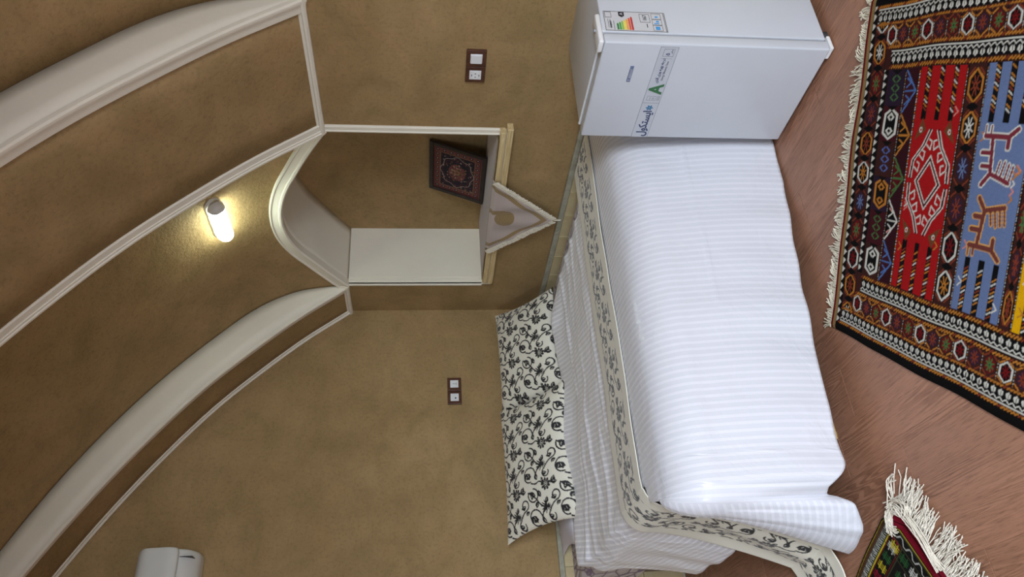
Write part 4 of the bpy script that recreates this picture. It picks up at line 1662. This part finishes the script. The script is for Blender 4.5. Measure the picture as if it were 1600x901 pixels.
        for q in bars + comb:
            r.line(tr(q), .0120 if q in bars else .0055, fill)

    beast(.655, .690, 1, WHT, lin((120, 52, 62)))
    beast(.470, .694, -1, lin((196, 150, 90)), lin((112, 62, 56)))
    for k in range(4):
        r.line([(.545 + .02 * k, .752), (.555 + .02 * k, .762), (.565 + .02 * k, .752)], .0045, (ORG, PNK, WHT, ORG)[k])
    column(.786, .838, 5)
    field(.838, 1.018, YEL)
    column(1.018, 1.102, 2)
    field(1.102, 1.282, RED)
    column(1.282, 1.366, 4)
    field(1.366, 1.546, BLU)
    column(1.546, 1.640, 1)
    r.rect(U0, U1, 1.64, L - .03, BRN)
    hexcol(1.66, 1.76, U0, U1, .12, 2)
    hexcol(1.78, 1.88, U0, U1, .12, 5)
    # long borders, both sides
    for s_ in (0, 1):
        f = (lambda u: u) if s_ == 0 else (lambda u: W - u)
        sg = 1 if s_ == 0 else -1
        lo, hi = sorted((f(0), f(.232)))
        r.rect(lo, hi, .129 if True else 0, L - .03, BRN)
        lo, hi = sorted((f(0), f(.03)))
        r.rect(lo, hi, .030, L - .03, BLK)
        # outer chain
        hearts(f(.083), -sg, .058, L - .05)
        rope_u(f(.034), .045, L - .04)
        rope_u(f(.089), .055, L - .05)
        # medallion row
        n = int((L - .16) / .058)
        for k in range(n):
            v = .148 + k * .058
            if v > L - .08:
                break
            cell(f(.125), v, .030, .0245, k * 2 + (k // 3))
            lo, hi = sorted((f(.095), f(.155)))
            dashes_u(v + .029, lo, hi)
        rope_u(f(.161), .130, L - .05)
        hearts(f(.214), -sg, .160, L - .08)
        rope_u(f(.222), .155, L - .06, .013)
    # fade and wear
    a = r.a
    jit = g.normal(1.0, .05, a.shape[:2])[..., None]
    r.a = np.clip(a * jit, 0, 1) ** 1.14
    # geometry, finer where it is seen
    us = np.linspace(0, W, 470)
    vs_ = np.r_[np.linspace(0, 1.02, 430), np.linspace(1.02, L, 110)[1:]]
    U, V = np.meshgrid(us, vs_, indexing='ij')
    C_ = r.sample(U, V)
    org = np.array([2.1554, -1.3442])
    ang = math.radians(45.5)
    elv, ewv = np.array([math.cos(ang), -math.sin(ang)]), np.array([math.sin(ang), math.cos(ang)])
    wob = .0025 * np.sin(V * 9 + 1) * (1 - 2 * U / W) + .0015 * np.sin(V * 21)
    wobv = .006 * np.sin(U * 7 + .5) + .004 * np.sin(U * 17)
    endf = np.clip(1 - V / .3, 0, 1)
    XY = org + (U + wob * np.clip(V / .2, 0, 1))[..., None] * ewv + (V - .012 + wobv * endf)[..., None] * elv
    Z = .0075 + .0018 * (1 + snoise(U, V, 13, 6, 8, 30)) - .004 * np.clip(1 - np.minimum(U, W - U) / .012, 0, 1)
    root = empty('kilim_rug', (org[0], org[1], 0))
    P = np.concatenate([XY, Z[..., None]], -1) - np.array([org[0], org[1], 0])
    grid('woven_field', P, M['kilim'], root, uv=np.stack([U, V], -1), col=C_, thick=.005, inside=(0, 0, 5))
    # fringe: one strand after another along the end
    V_, F_ = [], []
    n = 250
    clump = 0
    for k in range(n):
        u = (k + .5) / n * (W + .004) - .002
        if k % 5 == 0:
            clump = g.normal(0, .35)
            ln = g.uniform(.040, .072)
        aa = clump + g.normal(0, .18) + .10
        l = ln * g.uniform(.75, 1.1)
        o = org + u * ewv + (-.012 + .006 * math.sin(u * 7 + .5) + .004 * math.sin(u * 17)) * elv
        d0 = -elv
        pts = []
        p = np.array([o[0], o[1], .008])
        for q in range(5):
            pts.append(p.copy())
            th = aa * (q / 2.0)
            dd = d0 * math.cos(th) + ewv * math.sin(th)
            p = p + np.r_[dd * l / 4, 0]
            p[2] = .004 + g.uniform(0, .006)
        tube(V_, F_, np.array(pts) - np.array([org[0], org[1], 0]), .0021, 4)
    fr = mesh('fringe', V_, F_, M['yarn'], root)
    fr['kind'] = 'stuff'
    tag(root, 'large flat-woven kilim with red, blue and yellow fields lying by the bed', 'rug')


kilim()


def small_rug():
    W, L = .72, 1.15
    BLK, RED, WHT, YEL, GRN, BRN, DRD = lin((22, 22, 20)), lin((124, 22, 40)), lin((178, 178, 168)), lin((176, 158, 40)), lin((40, 78, 42)), lin((74, 50, 34)), lin((84, 24, 26))
    r = Ras(W, L, .0016, BLK)
    OLV = lin((60, 58, 38))
    # side border
    for s_ in (0, 1):
        f = (lambda u: u) if s_ == 0 else (lambda u: W - u)

        def rc(a, b, c):
            lo, hi = sorted((f(a), f(b)))
            r.rect(lo, hi, 0, L, c)
        rc(0, .008, BLK)
        rc(.008, .0125, YEL)
        rc(.0125, .026, BRN)
        rc(.026, .052, BLK)
        rc(.052, .056, OLV)
        rc(.056, .061, YEL)
        rc(.061, .067, DRD)
        n = int(L / .009)
        for k in range(n):
            v = k * .009
            r.line([(f(.028), v), (f(.040), v + .006)], .0028, WHT)
            r.line([(f(.040), v + .004), (f(.050), v)], .0028, WHT)
            if k % 3 == 0:
                r.line([(f(.029), v + .006), (f(.049), v + .006)], .0025, WHT)
        for k in range(int(L / .006)):
            r.rect(*sorted((f(.008), f(.0125))), k * .006, k * .006 + .002, BLK)
        rc(.067, .118, BLK)
        rc(.118, .122, DRD)
        rc(.126, .130, OLV)
        cols = (RED, YEL, GRN, WHT)
        for k in range(int(L / .046)):
            v = .095 + k * .046
            motif(r, f(.092), v, .020, cols[(k * 3) % 4])
    # inner field
    r.rect(.130, W - .130, .150, L - .150, lin((26, 24, 22)))
    for k in range(6):
        u = .19 + k * .068
        P = [(u + (.012 if j % 2 else -.012), .16 + j * .02) for j in range(44)]
        r.line(P, .0035, (WHT, OLV, DRD)[k % 3])
    for j in range(18):
        for k in range(5):
            motif(r, .17 + k * .09, .19 + j * .055, .020, (GRN, WHT, RED, YEL)[(j + k * 2) % 4])
    # end bands
    for e in (0, 1):
        f = (lambda v: v) if e == 0 else (lambda v: L - v)

        def re(a, b, c):
            lo, hi = sorted((f(a), f(b)))
            r.rect(0, W, lo, hi, c)
        re(0, .026, RED)
        re(.026, .031, lin((30, 12, 14)))
        re(.031, .056, RED)
        re(.056, .060, BLK)
        re(.060, .0635, YEL)
        re(.0635, .070, OLV)
        lo, hi = sorted((f(.070), f(.098)))
        r.rect(.06, W - .06, lo, hi, BLK)
        P = []
        for j in range(int(W / .013)):
            q = j % 4
            P.append((j * .013, f(.076 if q in (0, 1) else .092)))
        r.line(P, .0042, WHT)
        re(.100, .103, OLV)
        lo, hi = sorted((f(.103), f(.150)))
        for k in range(11):
            motif(r, .10 + k * .054, f(.126), .020, (YEL, GRN, WHT, RED)[k % 4])
        re(.150, .153, OLV)
    g = np.random.default_rng(23)
    r.a = np.clip(r.a * g.normal(1, .07, r.a.shape[:2])[..., None], 0, 1)
    org = np.array([2.178, -1.962])
    ew_ = np.array([.47, -.883])
    el_ = np.array([-.883, -.47])
    ew_ /= np.linalg.norm(ew_)
    el_ /= np.linalg.norm(el_)
    us = np.r_[np.linspace(0, .40, 200), np.linspace(.40, W, 60)[1:]]
    vs_ = np.r_[np.linspace(0, .50, 250), np.linspace(.50, L, 90)[1:]]
    U, V = np.meshgrid(us, vs_, indexing='ij')
    # the very corner is pulled in and curled up a little
    cut = np.clip(1 - np.hypot(U, V) / .11, 0, 1)
    XY = org + (U + .035 * cut + .004 * np.sin(V * 15))[..., None] * ew_ + (V + .045 * cut)[..., None] * el_
    Z = .008 + .0022 * (1 + snoise(U, V, 19, 6, 10, 30)) + .012 * cut - .004 * np.clip(1 - U / .012, 0, 1)
    root = empty('small_rug', (org[0], org[1], 0))
    o0 = np.array([org[0], org[1], 0])
    grid('woven_field', np.concatenate([XY, Z[..., None]], -1) - o0, M['kilim'], root, uv=np.stack([U, V], -1), col=r.sample(U, V), thick=.005, inside=(0, 0, 5))
    V_, F_ = [], []
    # ordinary strands
    ln, lean = .13, 0
    for k in range(330):
        u = .035 + k / 330 * (W - .035)
        if k % 22 == 0:
            ln = g.uniform(.105, .165)
            lean = g.normal(-.10, .22)
        tuft = 1 - abs((k % 22) / 22 - .5) * .5
        l = ln * tuft * g.uniform(.85, 1.05)
        a = lean + g.normal(0, .10)
        p = np.r_[org + u * ew_ + .004 * el_, .012]
        pts = []
        bend = g.normal(0, .35)
        for q in range(6):
            pts.append(p.copy())
            th = a + bend * q / 5
            dd = -el_ * math.cos(th) - ew_ * math.sin(th)
            p = p + np.r_[dd * l / 5, 0]
            p[2] = g.uniform(.003, .016)
        tube(V_, F_, np.array(pts) - o0, .0017, 4)
    # loose bundle lying along the end and looping back over the corner
    for k in range(46):
        s0 = g.uniform(.0, .012)
        keyp = [(.30, -.010), (.20, -.018), (.12, -.020), (.075, -.012), (.060, .010), (.055, .040), (.075, .065), (.10, .060)]
        if k % 3 == 0:
            keyp = [(.03, .02), (.06, -.03), (.11, -.045), (.11, -.015), (.07, .005), (.055, .045), (.085, .085)]
        if k % 7 == 0:
            keyp = [(.05, .01), (.02, -.03), (.0, -.055), (.01, -.085)]
        pts = []
        for (a, b) in keyp:
            q = org + (a + g.normal(0, .007)) * ew_ + (b + g.normal(0, .007)) * el_
            pts.append((q[0], q[1], .018 + g.uniform(0, .020)))
        C_ = catmull(pts, 22)
        tube(V_, F_, C_ - o0, .0018, 4)
    for a, b, c, d_ in ((.03, -.03, -.03, -.10), (.07, -.06, .02, -.13)):
        q0, q1 = org + a * ew_ + b * el_, org + c * ew_ + d_ * el_
        tube(V_, F_, np.array([(q0[0], q0[1], .02), ((q0[0] + q1[0]) / 2, (q0[1] + q1[1]) / 2, .016), (q1[0], q1[1], .005)]) - o0, .0018, 4)
    fr = mesh('fringe', V_, F_, M['yarn2'], root)
    fr['kind'] = 'stuff'
    tag(root, 'small black and red rug with long tangled ivory fringe', 'rug')


def motif(r, u, v, s, c):
    """a small knot of three crossed bars"""
    for k in (-1, 0, 1):
        r.line([(u - s, v + k * s * .42), (u + s, v + k * s * .42)], s * .22, c)
    for k in (-1, 1):
        r.line([(u + k * s * .5, v - s * .8), (u + k * s * .5, v + s * .8)], s * .22, c)


small_rug()
